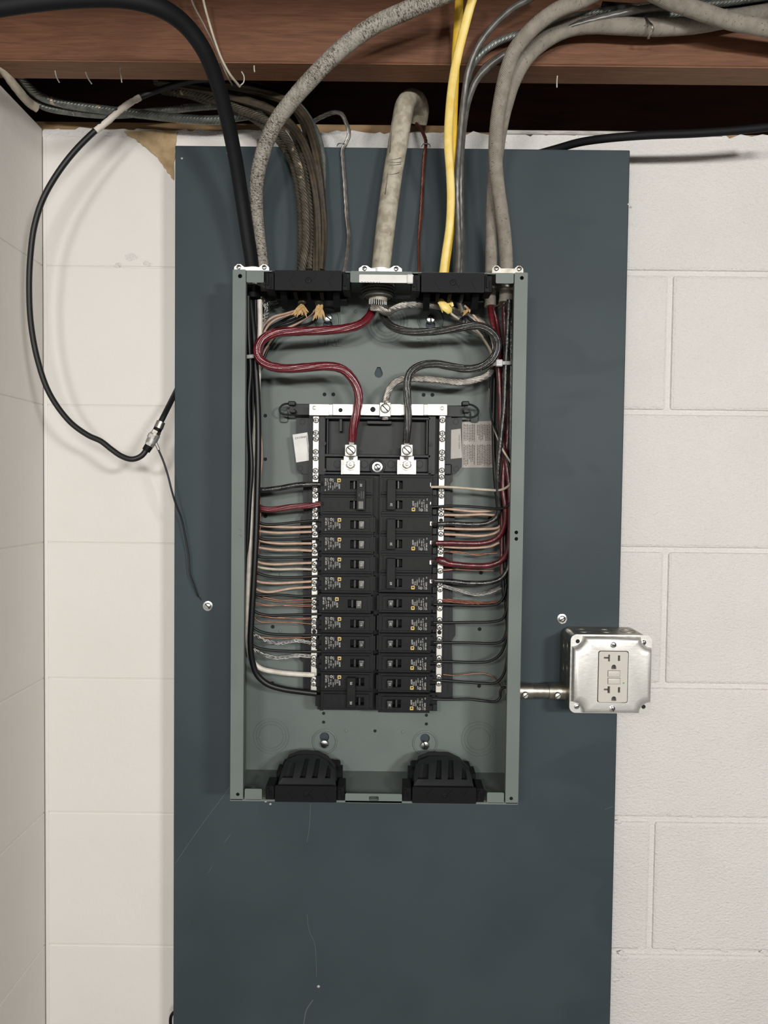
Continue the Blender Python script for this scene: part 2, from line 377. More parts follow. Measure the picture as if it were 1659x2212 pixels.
# back wall: mortar bed plane and the blocks standing proud of it
b = B(); box(b, (XL - .2, YW + .0042, 0), (RX1, YW + .2, ZTOP - .004)); wall_back = struct('wall_back', b, M['block'])
def block(parent, x0, x1, z0, z1, gap, mat, bev=.0035):
    b = B(); box(b, (x0 + gap/2, YW, z0 + gap/2), (x1 - gap/2, YW + .02, z1 - gap/2), bev, 2); return obj('block', b, mat, parent, angle=10)
xA = PX(1447, 740, YW); xB = xA - .2
for k in range(7):
    z1 = ZJ0 - (k - 1)*COURSE; z0 = z1 - COURSE
    if z1 < ZC - .95: break
    xr = [PX(1447, 740, YW), PX(1437, 1330, YW), PX(1408, 1900, YW)][(k - 1)//2] if k % 2 else None
    if k == 0: z1 = ZTOP
    left = [XL, -.19 if k % 2 == 0 else .0]
    if xr is not None: xs = [XL, .0, xr, xr + .4, xr + .8]
    else: xs = [XL, -.19, .158 if k == 0 else .2, .6, 1.0]
    for i, (a, c) in enumerate(zip(xs, xs[1:])):
        sm = c <= .2
        block(wall_back, a, c, z0, z1, .0001 if c < .21 and i == 0 else .0062, M['block_smooth'] if i == 0 else M['block'], .0022 if i == 0 else .0048)
b = B(); box(b, (XL, YW + .0016, ZC - 1.2), (-.2, YW + .012, ZTOP - .008)); obj('mortar_bed', b, M['block_smooth'], wall_back)
# paint build-up: ragged paint edge along the wall top, knots of mortar at the joints
b = B(); rr = random.Random(3)
top = []
x = XL
while x < .75:
    top.append((x, ZTOP - .001 + rr.uniform(-.0035, .0035))); x += rr.uniform(.006, .016)
plate(b, [(XL, ZTOP - .012)] + [(.75, ZTOP - .012)] + top[::-1], [], YW - .0001, YW + .01); obj('paint_edge', b, M['block'], wall_back)
pp = [(268, 284), (300, 283), (340, 282), (384, 286), (378, 318), (376, 350), (374, 388), (362, 372), (347, 350), (333, 333), (312, 316), (299, 305), (287, 297), (276, 292)]
jp = []; rj = random.Random(11)
for (u0, v0), (u1, v1) in zip(pp, pp[1:] + pp[:1]):
    for k in range(4): jp.append((u0 + (u1-u0)*k/4 + rj.uniform(-1.6, 1.6), v0 + (v1-v0)*k/4 + rj.uniform(-1.4, 1.4)))
pp = jp
b = B(); plate(b, upoly(pp, YW - .0018), [], YW - .0022, YW); obj('bare_patch', b, M['plaster'], wall_back)
b = B()
for u, v, s in [(1440, 1752, 9), (1452, 1757, 7), (1430, 1760, 6), (1500, 1763, 5), (1470, 2051, 8), (1568, 2052, 7), (1342, 2058, 6), (1350, 2070, 8), (1345, 2095, 7), (1338, 2108, 9), (1360, 2104, 5), (1330, 2116, 7), (283, 556, 10), (318, 570, 7), (256, 572, 6), (1385, 2048, 6), (1650, 2056, 7), (1336, 1776, 6)]:
    c = P(u, v, YW); r = bmesh.ops.create_icosphere(b, subdivisions=2, radius=1.0)
    for q in r['verts']: q.co = Vector((q.co.x*s*.0009*rr.uniform(.5, 1.4), q.co.y*.0013*rr.uniform(.3, 1.4), q.co.z*s*.00045*rr.uniform(.4, 1.6))) + c
mc = obj('mortar_crumbs', b, M['block'], wall_back); mc['kind'] = 'stuff'
b = B(); box(b, (XL + .0, YW - .001, ZC - .95), (XL + .006, YW + .01, ZTOP - .01), .002); obj('corner_bead', b, M['block_smooth'], wall_back)
# left wall
b = B(); box(b, (XL - .2, RYF, 0), (XL - .0014, YW + .15, ZTOP - .004)); wall_left = struct('wall_left', b, M['block_smooth'])
for k in range(7):
    z1 = ZJ0 - (k - 1)*COURSE; z0 = z1 - COURSE
    if k == 0: z1 = ZTOP
    ys = [YW, -.14, -.54] if k % 2 == 0 else [YW, -.34, -.74]
    for a, c in zip(ys, ys[1:]):
        b = B(); box(b, (XL - .02, c + .0004, z0 + .0004), (XL, a - .0003, z1 - .0004), .0016, 2); obj('block', b, M['block_smooth'], wall_left, angle=10)
b = B(); box(b, (RX1, RYF, 0), (RX1 + .1, YW + .3, 2.5)); struct('wall_right', b, M['paneling'])
b = B(); box(b, (XL - .2, RYF - .1, 0), (RX1, RYF, 2.5)); struct('wall_front', b, M['paneling'])
# ceiling: deck, joists, rim board, sill
JZ = ZC + .5165
b = B(); box(b, (XL - .25, RYF, JZ + .19), (RX1, YW + .3, JZ + .21)); ceiling = struct('ceiling', b, M['rim'])
def joist(y0, y1):
    b = B(); box(b, (XL - .2, y0, JZ + .0012), (RX1, y1, JZ + .19), .001, 1); j = obj('joist', b, M['joist'], ceiling)
    b = B(); box(b, (XL - .2, y0 + .0015, JZ), (RX1, y1 - .0015, JZ + .002)); obj('joist_edge', b, M['joist_edge'], j); return j
jo = joist(-.086, -.046); joist(-.88, -.84); joist(-1.29, -1.25)
b = B(); box(b, (XL - .2, .102, ZTOP + .012), (RX1, .14, JZ + .19)); obj('rim_joist', b, M['rim'], ceiling)
b = B(); box(b, (XL - .2, YW + .004, ZTOP - .001), (PX(1000, 280, YW), YW + .14, PZ(500, 267, YW + .004))); s1 = struct('trim_1', b, M['sill'])
b = B(); box(b, (PX(1000, 280, YW), YW + .006, ZTOP - .001), (RX1, YW + .14, ZTOP + .0035)); struct('trim_2', b, M['sill'])
b = B(); a = P(1090, 285, YW - .001); c = P(1562, 276, YW - .001); box(b, (a.x, YW - .003, ZTOP - .002), (c.x, YW + .012, ZTOP + .0035), .001, 1); struct('trim_3', b, M['lath'])
# nails and staples hanging from the joist edge
def nail(pts, label):
    b = B(); tube(b, upath(pts, .75), 6); tag(obj('bent_nail', b, M['nail']), label, 'nail', 'bent nails in the joist')
nail([(119, 153, -.0865), (122, 166, -.0875), (128, 178, -.09)], 'bent bright nail poking from joist edge, leftmost of three')
nail([(185, 156, -.0865), (190, 169, -.0875), (198, 181, -.09)], 'bent bright nail poking from joist edge, middle of three')
nail([(260, 146, -.0865), (261, 162, -.0875), (263, 178, -.089)], 'straight bright nail poking from joist edge, right of the two bent ones')
nail([(549, 142, -.0865), (549, 148, -.0875), (550, 156, -.0875)], 'short bright nail in joist just right of thick black cable')
nail([(1204, 164, -.0865), (1203, 175, -.0875), (1203, 189, -.088)], 'thin bright nail hanging from joist right of grey cables')
nail([(522, 155, -.0865), (527, 165, -.088), (526, 178, -.089), (520, 184, -.088)], 'thin hooked wire nail beside the thin white wires')

# ------------------------------------------------------------------ backboard
BX0, BX1, BZ1 = -.2895, .3205, ZC + .457
board = thing('backboard', 'slate grey painted plywood board on the white block wall behind the panel', 'board', ((BX0+BX1)/2, .009, ZC - .15))
b = B(); box(b, (BX0, 0, ZC - .95), (BX1, .018, BZ1), .0015, 2); obj('plywood_panel', b, M['slate'], board, angle=10)
b = B(); box(b, (BX0 + .03, .018, ZC - .95), (BX0 + .068, YW - .0004, BZ1 - .05)); obj('furring_strip', b, M['sill'], board)
b = B(); box(b, (BX1 - .068, .018, ZC - .95), (BX1 - .03, YW - .0004, BZ1 - .05)); obj('furring_strip', b, M['sill'], board)
def screw_mesh(name, r, mat, slots=1, depth=.0016, washer=0.0, dome=.0008, ring=0.0):
    """slotted / combination screw head facing -y, centred on the origin"""
    b = B()
    if washer: lathe(b, (0, 0, 0), (0, -1, 0), [(washer, -.0004), (washer, .0005), (washer*.7, .0009), (0, .0009)], 18)
    base = .0006 if washer else 0
    lathe(b, (0, 0, 0), (0, -1, 0), [(r, -.0008), (r, base + depth*.55), (r*.86, base + depth*.85), (r*.45, base + depth + dome*.3), (0, base + depth + dome*.4)], 18)
    nb = len(b.faces)
    if ring: lathe(b, (0, 0, 0), (0, -1, 0), [(ring, -.0004), (ring, .00045), (r*.9, .00045)], 18)
    box(b, (-r*.92, -(base + depth + dome*.4 + .0001), -r*.13), (r*.92, -(base + depth*.3), r*.13))
    if slots == 2: box(b, (-r*.16, -(base + depth + dome*.4 + .0001), -r*.62), (r*.16, -(base + depth*.3), r*.62))
    b.faces.ensure_lookup_table()
    for f in b.faces[nb:]: f.material_index = 1
    o = obj(name, b, [mat, M['hole']], None, (0, 0, 0)); return o
SCR = screw_mesh('proto_screw', .0046, M['zinc'], 1, .0018, .0068)
def board_screw(u, v, rot):
    share('screw', SCR, board, P(u, v, -.0008), rot)
board_screw(449, 1309, 0.8); board_screw(1214, 1337, -0.6)
# paint chips on the board
for u, v, s in [(393, 342, 3), (492, 330, 3), (688, 2131, 4), (574, 1731, 3), (584, 1737, 3), (1362, 448, 4), (1358, 441, 3)]:
    b = B(); c = P(u, v, -.0002); r = bmesh.ops.create_icosphere(b, subdivisions=1, radius=1.0)
    for q in r['verts']: q.co = Vector((q.co.x*s*.0006, q.co.y*.0005, q.co.z*s*.0005)) + c
    obj('paint_chip', b, M['lath'], board)

for pts in ([(378, 1866), (430, 1790), (497, 1700)], [(484, 1822), (498, 1802)], [(671, 1736), (668, 1790), (663, 1820)], [(663, 1975), (668, 2010), (680, 2040), (684, 2110)], [(676, 2160), (662, 2182), (656, 2212)], [(450, 1886), (458, 1872)], [(1306, 1748), (1325, 1742)]):
    b = B(); tube(b, upath([(u, v, .0001) for u, v in pts], .35 if pts[0][1] != 2160 else .8), 5, .5); obj('paint_scratch', b, M['scuff'], board)

# ------------------------------------------------------------------ load centre enclosure
EX0, EX1, EZ1, EZ0, YF, YB = -.1902, .1680, ZC + .2640, ZC - .3893, -.095, -.004
panel = thing('breaker_panel', 'open grey steel breaker panel box on the slate board', 'breaker panel', ((EX0+EX1)/2, -.002, ZC - .06))
enc_holes = []
def H(u, v, r_px): p = P(u, v, YB); enc_holes.append(circ(p.x, p.z, r_px*.00063, 12))
for u, v, r in [(701, 852, 4.2), (720, 852, 4.2), (915, 853, 4.2), (934, 853, 4.2), (573, 898, 4), (573, 992, 4), (573, 1115, 4.4), (589, 1354, 4.2), (588, 1476, 4.2),
                (1036, 1359, 4.2), (1035, 1482, 4.2), (1059, 1120, 5), (1039, 1237, 4.5), (699, 1541, 3.6), (699, 1560, 3.6), (921, 1545, 3.6), (921, 1564, 3.6), (810, 1579, 3.6)]: H(u, v, r)
def teardrop(u, v):
    p = P(u, v, YB); pts = [(p.x + .0056*math.cos(a), p.z - .002 + .0056*math.sin(a)) for a in [PI*(.88 + 1.24*i/12) for i in range(13)]]
    return pts + [(p.x + .0022, p.z + .0068), (p.x - .0022, p.z + .0068)]
enc_holes.append(teardrop(818, 804))
for u, v in ((701, 1592), (918, 1595), (708, 702), (930, 702)):
    p = P(u, v, YB); enc_holes.append(circ(p.x, p.z, .0066, 16))
b = B()
plate(b, rect(EX0, EZ0, EX1, EZ1), enc_holes, YB, YB + .0015)
enc = obj('enclosure', b, M['panel'], panel)
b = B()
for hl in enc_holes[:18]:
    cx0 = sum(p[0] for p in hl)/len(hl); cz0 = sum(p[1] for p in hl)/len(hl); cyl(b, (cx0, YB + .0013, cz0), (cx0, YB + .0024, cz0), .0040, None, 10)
obj('hole_shade_disc', b, M['hole'], enc)['kind'] = 'stuff'  # black discs put behind the small holes as their painted shade
b = B()
box(b, (EX0, YF, EZ0), (EX0 + .0015, YB + .0015, EZ1)); obj('side_wall', b, M['panel'], panel)
b = B(); box(b, (EX1 - .0015, YF, EZ0), (EX1, YB + .0015, EZ1)); obj('side_wall', b, M['panel'], panel)
b = B(); box(b, (EX0, YF + .002, EZ1 - .0015), (EX1, YB + .0015, EZ1)); obj('top_wall', b, M['panel'], panel)
b = B(); box(b, (EX0, YF + .002, EZ0), (EX1, YB + .0015, EZ0 + .0015)); obj('bottom_wall', b, M['panel'], panel)
FL = .0160
def flange(x0, x1, hs, inner):
    b = B(); plate(b, rrect(x0, EZ0, x1, EZ1, .0012, 2), [circ(P(u, v, YF).x, P(u, v, YF).z, r*.00057, 12) for u, v, r in hs], YF - .0012, YF)
    sgi = 1 if inner < 0 else -1; box(b, (inner - sgi*.0014, YF - .0002, EZ0 + .001), (inner, YF + .007, EZ1 - .001))
    return obj('front_flange', b, M['panel'], panel)
flange(EX0, EX0 + FL, [(519, 597, 4.6), (514, 1715, 4)], EX0 + FL)
flange(EX1 - FL, EX1, [(1127, 601, 4.2), (1104, 1724, 4), (1115, 1150, 4), (1115, 1164, 4)], EX1 - FL)
for v in (1146, 1158):
    b = B(); lathe(b, P(518, v, YF - .0012), (0, -1, 0), [(.0020, -.0002), (.0019, .0004), (.0010, .0001), (0, 0)], 12); obj('dimple', b, M['panel'], panel)
# dark backs behind the flange holes are simply the box interior; lips of the top and bottom edges
def tab(name, u0, v0, u1, v1, r=.0015):
    b = B(); a, c = P(u0, v0, YF), P(u1, v1, YF)
    plate(b, rrect(a.x, c.z, c.x, a.z, r, 3), [], YF - .0012, YF); return b, a, c
b, a, c = tab('', 533, 585, 570, 611); obj('edge_tab', b, M['panel'], panel)
b, a, c = tab('', 1071, 590, 1109, 613); obj('edge_tab', b, M['panel'], panel)
b, a, c = tab('', 757, 586, 890, 612); obj('edge_tab', b, M['panel'], panel)
b, a, c = tab('', 529, 1703, 566, 1727); obj('edge_tab', b, M['panel'], panel)
b, a, c = tab('', 1052, 1711, 1088, 1734); obj('edge_tab', b, M['panel'], panel)
b = B(); a, c = P(746, 1713, YF), P(868, 1735, YF); s0, s1 = P(797, 1719, YF), P(818, 1729, YF)
plate(b, rrect(a.x, c.z, c.x, a.z, .0015, 3), [rrect(s0.x, s1.z, s1.x, s0.z, .0015, 3)], YF - .0012, YF); obj('edge_tab', b, M['panel'], panel)
b = B(); box(b, (EX0, YF - .0012, EZ0 - .0012), (EX1, YF + .004, EZ0 + .0010)); obj('bottom_lip', b, M['panel'], panel)
# embossed LINE marks, knockouts, mounting bosses, dimples on the back plate
b = B(); p = P(683, 748, YB); add_text(b, 'LINE', .0155, (p.x, YB - .0003, p.z), X_, Z_, .0011, squeeze=1.12); obj('embossed_mark', b, M['panel'], enc)
b = B(); p = P(957, 731, YB); add_text(b, 'LINE', .0155, (p.x, YB - .0003, p.z), -X_, -Z_, .0011, squeeze=1.12); obj('embossed_mark', b, M['panel'], enc)
def ring_knock(u, v, radii):
    b = B(); c = P(u, v, YB)
    for r in radii:
        r *= .00064; lathe(b, c, (0, -1, 0), [(r - .0007, 0), (r - .0003, .0005), (r + .0003, .0005), (r + .0007, 0)], 40)
    for a in (.3, PI/2, 3.3):
        q = c + Vector((math.cos(a), 0, math.sin(a)))*radii[0]*.00064; lathe(b, q, (0, -1, 0), [(.0018, 0), (.0009, .0006), (0, .0007)], 8)
    return obj('knockout', b, M['panel'], enc)
ring_knock(836, 696, (22, 29, 36, 43)); ring_knock(586, 1590, (26, 32, 38)); ring_knock(1034, 1596, (24, 31, 37)); ring_knock(596, 690, (22, 30)); ring_knock(1046, 690, (22, 30))
def boss(u, v, r):
    c = P(u, v, YB); b = B(); r *= .00064
    lathe(b, c, (0, -1, 0), [(r, -.0002), (r*.95, .0010), (r*.90, .0014), (r*.85, .0012), (r*.80, -.0002)], 32); return obj('mounting_boss', b, M['panel'], enc)
for u, v in ((708, 692), (930, 692), (701, 1602), (918, 1605)): boss(u, v, 28)
b = B(); lathe(b, (0, 0, 0), (0, -1, 0), [(.0064, -.0005), (.0064, .0016), (.0050, .0034), (.0020, .0042), (0, .0043)], 20); n0 = len(b.faces)
box(b, (-.0056, -.0047, -.0008), (.0056, -.003, .0008)); b.faces.ensure_lookup_table()
for f in b.faces[n0:]: f.material_index = 1
SCR2 = obj('proto_screw2', b, [M['zinc'], M['hole']], None, (0, 0, 0))
for u, v, rt in ((708, 687, .6), (930, 689, 1.45), (701, 1606, .2), (918, 1609, 1.2)): share('mounting_screw', SCR2, panel, P(u, v, YB - .001), rt)
for u, v in [(768, 673), (572, 1178), (588, 1232), (606, 1241), (605, 1363), (603, 1486), (748, 1579), (871, 1581), (733, 1655), (887, 1655), (560, 650)]:
    b = B(); lathe(b, P(u, v, YB), (0, -1, 0), [(.0024, 0), (.0022, .0009), (.0011, .0014), (0, .0015)], 12); obj('dimple', b, M['panel'], enc)
# top label with the cut-off number
b = B(); a, c = P(776, 593, YF - .0013), P(888, 611.5, YF - .0013); plate(b, rrect(a.x, c.z, c.x, a.z, .0012, 3), [], YF - .0016, YF - .0011)
tl = obj('top_label', b, M['label'], panel); tl['label'] = 'white paper label on the top centre tab'
b = B(); p = P(779, 611.5, YF - .0018); add_text(b, '3030041', .0052, (p.x, YF - .00175, p.z - .0018), X_, Z_, 0, squeeze=1.35)
bmesh.ops.bisect_plane(b, geom=b.verts[:] + b.edges[:] + b.faces[:], plane_co=(0, 0, c.z), plane_no=(0, 0, -1), clear_outer=True)
obj('label_print', b, M['ink'], tl, smooth=False)
b = B(); ubox(b, 879, 592, 893, 612, YF - .0032, YF - .0012, .0012); obj('label_fold', b, M['label'], tl)

# plastic cable clamps in the top and bottom edges
def cable_clamp(u0, v0, u1, v1, up):
    s = 1 if up else -1; yf = YF - .004
    a, c = P(u0, v0, yf), P(u1, v1, yf); z1, z0 = a.z, c.z; x0, x1 = a.x, c.x; h = z1 - z0
    root = B(); bx = x0 + .012; ex = x1 - .010
    plate(root, rrect(bx, z0, ex, z1, .001, 2), [], yf, yf + .003)
    for k, xx in enumerate((bx + (ex-bx)*.22, bx + (ex-bx)*.55, bx + (ex-bx)*.80)):      # raised chevrons
        for sg in (1, -1):
            p0 = Vector((xx, yf, (z0+z1)/2)); p1 = p0 + Vector((.0055, 0, sg*h*.36)); d = (p1-p0).normalized(); nrm = Vector((d.z, 0, -d.x))*.0004
            vs = [root.verts.new(q + Vector((0, dy, 0))) for dy in (-.0006, .0005) for q in (p0-nrm, p0+nrm, p1+nrm, p1-nrm)]
            for f in ((0, 1, 2, 3), (4, 5, 6, 7), (0, 1, 5, 4), (1, 2, 6, 5), (2, 3, 7, 6), (3, 0, 4, 7)): root.faces.new([vs[i] for i in f])
    lathe(root, ((bx+ex)/2, yf, (z0+z1)/2), (0, -1, 0), [(.004, -.0002), (.0032, .0005), (.001, .0007), (0, .0002)], 16)
    cv = obj('clamp_cover', root, M['plastic'], panel)
    for x in (x0, ex + .0005):
        b = B()
        w_ = .011 if x == x0 else .0095
        box(b, (x, YF - .001, z0 + .001), (x + w_, YF + .028, z1 - .002), .0008, 1)
        box(b, (x + .002, YF - .003, z0 + .006), (x + .0045, YF, z1 - .004), .0004, 1); box(b, (x + .006, YF - .002, z0 + .003), (x + .008, YF, z1 - .008), .0004, 1)
        obj('latch', b, M['plastic'], cv)
    b = B()      # frame ledge around the cables and fingers pointing into the box
    zi = z0 if up else z1
    box(b, (bx - .004, YF + .034, zi - s*.002), (ex + .004, YF + .06, zi + s*.020)); box(b, (bx - .004, YF + .001, (z1 if up else z0) - s*.003), (ex + .004, YF + .026, (z1 if up else z0) + s*.0006))
    if up:
        n = 5
        for i in range(n):
            xx = bx + .004 + (ex - bx - .016)*i/(n-1); ln = (.013, .003, .003, .003, .016)[i]; wd = .0045 if i not in (0, 4) else .008
            vs = []
            for yy, zz in ((YF + .012, zi + s*.002), (YF + .034, zi + s*.002), (YF + .036, zi - s*ln), (YF + .026, zi - s*ln*.8)): vs += [b.verts.new((xx, yy, zz)), b.verts.new((xx + wd, yy, zz))]
            for f in ((0, 2, 4, 6), (1, 3, 5, 7), (0, 1, 3, 2), (2, 3, 5, 4), (4, 5, 7, 6), (6, 7, 1, 0)): b.faces.new([vs[q] for q in f])
    else:      # sloping guard with four tall slots
        W = ex - bx; g = B(); gb = B(); y0 = YF + .008; hh = .021
        outl = [(bx + W*.02, zi - .004), (ex - W*.02, zi - .004), (ex - W*.06, zi + hh*.45), (ex - W*.20, zi + hh*.80), (bx + W*.62, zi + hh), (bx + W*.30, zi + hh), (bx + W*.12, zi + hh*.82), (bx + W*.06, zi + hh*.4)]
        slots = [[(bx + W*fx0, zi + .003), (bx + W*fx1, zi + .003), (bx + W*(fx1 + sk), zi + hh*ft), (bx + W*(fx0 + sk + .03), zi + hh*ft)] for fx0, fx1, sk, ft in ((.09, .26, .02, .72), (.37, .47, .02, .88), (.57, .67, .01, .88), (.79, .88, .0, .64))]
        plate(g, outl, slots, y0, y0 + .0015)
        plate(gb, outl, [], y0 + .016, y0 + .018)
        for q in (g, gb):
            for vtx in q.verts: vtx.co.y += max(0, vtx.co.z - zi)*1.6
        gd = obj('slotted_guard', g, M['tray'], cv); obj('guard_slot_shade', gb, M['hole'], gd)  # black sheet added behind the slots to paint the dark inside them
        box(b, (bx, YF + .05, EZ0 + .0015), (ex, YF + .075, zi + .004), .002, 1)
    obj('strain_relief', b, M['plastic'], cv)
    return cv
cable_clamp(572, 583, 756, 628, True); cable_clamp(889, 588, 1064, 632, True)
cable_clamp(573, 1697, 744, 1734, False); cable_clamp(870, 1700, 1046, 1737, False)

# cable connectors on the top wall
def two_screw_clamp(u, v, w_px, mat, y, big):
    c = P(u, v, y); hw = w_px*.0003; root = B()
    zb = EZ1 + .0008
    zt = PZ(u, v - 8, y - .015)
    plate_pts = [(c.x - hw, zb), (c.x + hw, zb), (c.x + hw*.98, zt - .0035), (c.x + hw*.80, zt), (c.x + hw*.62, zt), (c.x + hw*.42, zt - .0035), (c.x - hw*.42, zt - .0035), (c.x - hw*.62, zt), (c.x - hw*.80, zt), (c.x - hw*.98, zt - .0035)]
    plate(root, plate_pts, [], y - .017, y - .0145); plate(root, plate_pts, [], y + .010, y + .013)
    cyl(root, (c.x, y, EZ1 - .008), (c.x, y, zt - .002), hw*.66, None, 24)
    o = obj('cable_connector', root, mat, panel)
    for sx in (-1, 1): share('screw', SCR3, o, (c.x + sx*hw*.72, y - .0172, zt - .0040), .5*sx)
    return o
SCR3 = screw_mesh('proto_screw3', .0030, M['zinc'], 1, .0014)
two_screw_clamp(549, 580, 74, M['clampwhite'], -.052, False)
two_screw_clamp(822, 583, 92, M['clampwhite'], -.045, True)
two_screw_clamp(1092, 583, 66, M['galv_dark'], -.052, False)
b = B(); c = P(817, 628, -.045)
for i in range(4): lathe(b, (c.x, -.045, EZ1 - .006 - i*.0034), (0, 0, -1), [(.0215 - i*.0012, 0), (.0225 - i*.0012, .0010), (.0225 - i*.0012, .0024), (.0212 - i*.0012, .0034)], 28)
cyl(b, (c.x, -.045, EZ1 - .002), (c.x, -.045, EZ1 - .0195), .0165, None, 24)
obj('threaded_collar', b, M['collar'], panel)

# ------------------------------------------------------------------ interior tray, bars, lugs
tray = B(); YT = -.020
def tp(pts, y0, y1): plate(tray, upoly(pts, y0), [], y0, y1)
tp([(640, 903), (672, 903), (672, 1024), (655, 1024), (640, 1009)], YT - .004, YT - .002)
tp([(960, 903), (998, 903), (998, 1008), (984, 1024), (960, 1024)], YT - .004, YT - .002)
tp([(655, 1018), (700, 1018), (700, 1492), (655, 1492), (655, 1432), (648, 1426), (650, 1380), (660, 1362), (655, 1350), (655, 1182), (648, 1160), (650, 1116), (658, 1108), (655, 1100)], YT - .002, YT)
tp([(938, 1018), (978, 1018), (978, 1040), (972, 1046), (978, 1056), (978, 1100), (982, 1116), (984, 1160), (976, 1168), (978, 1200), (978, 1340), (984, 1352), (984, 1372), (976, 1384), (978, 1450), (978, 1508), (938, 1508)], YT - .002, YT)
ubox(tray, 668, 880, 966, 1500, YT - .006, YB, 0)
ubox(tray, 690, 1020, 944, 1536, YT - .012, YT - .004)
ubox(tray, 632, 872, 1004, 901, -.027, -.018, .0008)
# recessed top bay with ribs
for r in [(690, 899, 702, 1026), (926, 899, 940, 1026), (700, 899, 930, 907), (700, 980, 930, 989), (700, 1019, 932, 1027)]: ubox(tray, *r, -.042, -.022, .0006)
for r in [(706, 905, 709, 982), (921, 905, 924, 982), (733, 905, 739, 932), (793, 909, 846, 916)]: ubox(tray, *r, -.040, -.022, .0004)
for r in [(704, 988, 928, 1020)]: ubox(tray, *r, -.034, -.022, .0006)
for u, v in [(653, 911), (985, 911), (648, 1012), (986, 1013)]: lathe(tray, P(u, v, YT - .004), (0, -1, 0), [(.0040, 0), (.0038, .0007), (.0030, .0007), (.0028, .0002), (0, .0002)], 18)
for u, v in [(729, 1003), (787, 1003), (845, 1003), (906, 1003)]: lathe(tray, P(u, v, -.034), (0, -1, 0), [(.0050, 0), (.0046, .0008), (0, .0009)], 16)
for u, v in [(700, 958), (930, 960), (700, 1015), (930, 1017)]: cyl(tray, P(u, v, -.044), P(u, v, -.03), .0026)
lathe(tray, P(815, 1009, -.034), (0, -1, 0), [(.0105, 0), (.0100, .004), (.0080, .0045), (.0075, .0015), (0, .0015)], 24)
ubox(tray, 952, 1002, 976, 1026, -.030, -.02, .0015)
# breaker terminal combs between bars and breakers
v = 1040.0
while v < 1530:
    for (u0, u1) in ((688, 700), (932, 945)):
        ubox(tray, u0, v, u1, v + 10, -.040, -.022, .0004); ubox(tray, u0 + 2, v + 16, u1 - 1, v + 30, -.036, -.022, .0006)
    v += 42.3
tray_o = obj('interior_tray', tray, M['tray'], panel)
for pts in [[(633, 872), (612, 874), (604, 884), (608, 893), (622, 896), (640, 896)], [(1002, 872), (1022, 876), (1033, 886), (1030, 897), (1016, 902), (1000, 900)]]:
    b = B(); tube(b, smooth_path([(P(u, v, -.026), .0014) for u, v in pts], 6), 8); u = 630 if pts[0][0] < 800 else 1006
    ubox(b, u - 8, 866, u + 8, 876, -.034, -.022, .0012); ubox(b, u - 5, 884, u + 9, 892, -.036, -.022, .0012); cyl(b, P(u, 884, -.036), P(u, 884, -.022), .0032)
    obj('tray_hook', b, M['tray'], tray_o, angle=44)
for u0, u1, v in ((604, 622, 905), (1016, 1034, 905)):
    b = B(); ubox(b, u0, v - 20, u1, v + 8, -.0075, -.004, .003, 2); obj('embossed_tab', b, M['panel'], enc)
# neutral strap
YS = -.046
st = B()
xs = [668, 712, 717, 760, 765, 811, 816, 866, 871, 915, 920, 966]
for (u0, u1, yy) in [(668, 711, YS), (718, 764, YS + .0035), (764, 820, YS + .0012), (844, 868, YS + .0012), (873, 916, YS + .0035), (923, 966, YS), (820, 844, YS + .0012)]:
    ubox(st, u0, 872.5, u1, 897.5, yy - .001, yy + .0015, .0005)
for (u0, u1) in [(710, 719), (867, 874), (915, 924), (762, 766)]: ubox(st, u0, 872.5, u1, 897.5, YS + .0003, YS + .005, .001)
strap = obj('neutral_strap', st, M['tin'], panel)
def combo(name, parent, u, v, y, rot, src): return share(name, src, parent, P(u, v, y), rot)
b = B(); lathe(b, (0, 0, 0), (0, -1, 0), [(.0040, -.0004), (.0040, .0003), (.0032, .0003), (.0030, -.0002), (.0016, .0005), (0, .0008)], 18)
RIV = obj('proto_rivet', b, M['tin'], None, (0, 0, 0))
combo('rivet', strap, 679, 881, YS - .0012, 0, RIV); combo('rivet', strap, 955, 882, YS - .0012, 0, RIV)
b = B(); lathe(b, (0, 0, 0), (0, -1, 0), [(.0028, -.0003), (.0028, .0002), (0, .0002)], 16); HOLE = obj('proto_hole_shade', b, M['hole'], None, (0, 0, 0))  # flat black disc, painted shade in place of an open hole
combo('strap_hole_shade', strap, 735.5, 886, YS + .0023, 0, HOLE); h_ = combo('strap_hole_shade', strap, 805.5, 884.5, YS, 0, HOLE); h_.scale = (1.25, 1, 1.25)
LUGS = screw_mesh('proto_lugscrew', .0054, M['lug'], 1, .0012, ring=.0064)
nl = B(); ubox(nl, 820, 869, 844, 900, YS - .009, YS + .002, .0008); nlo = obj('neutral_lug', nl, M['lug'], panel)
share('lug_screw', LUGS, nlo, P(832, 882, YS - .0095), .8)
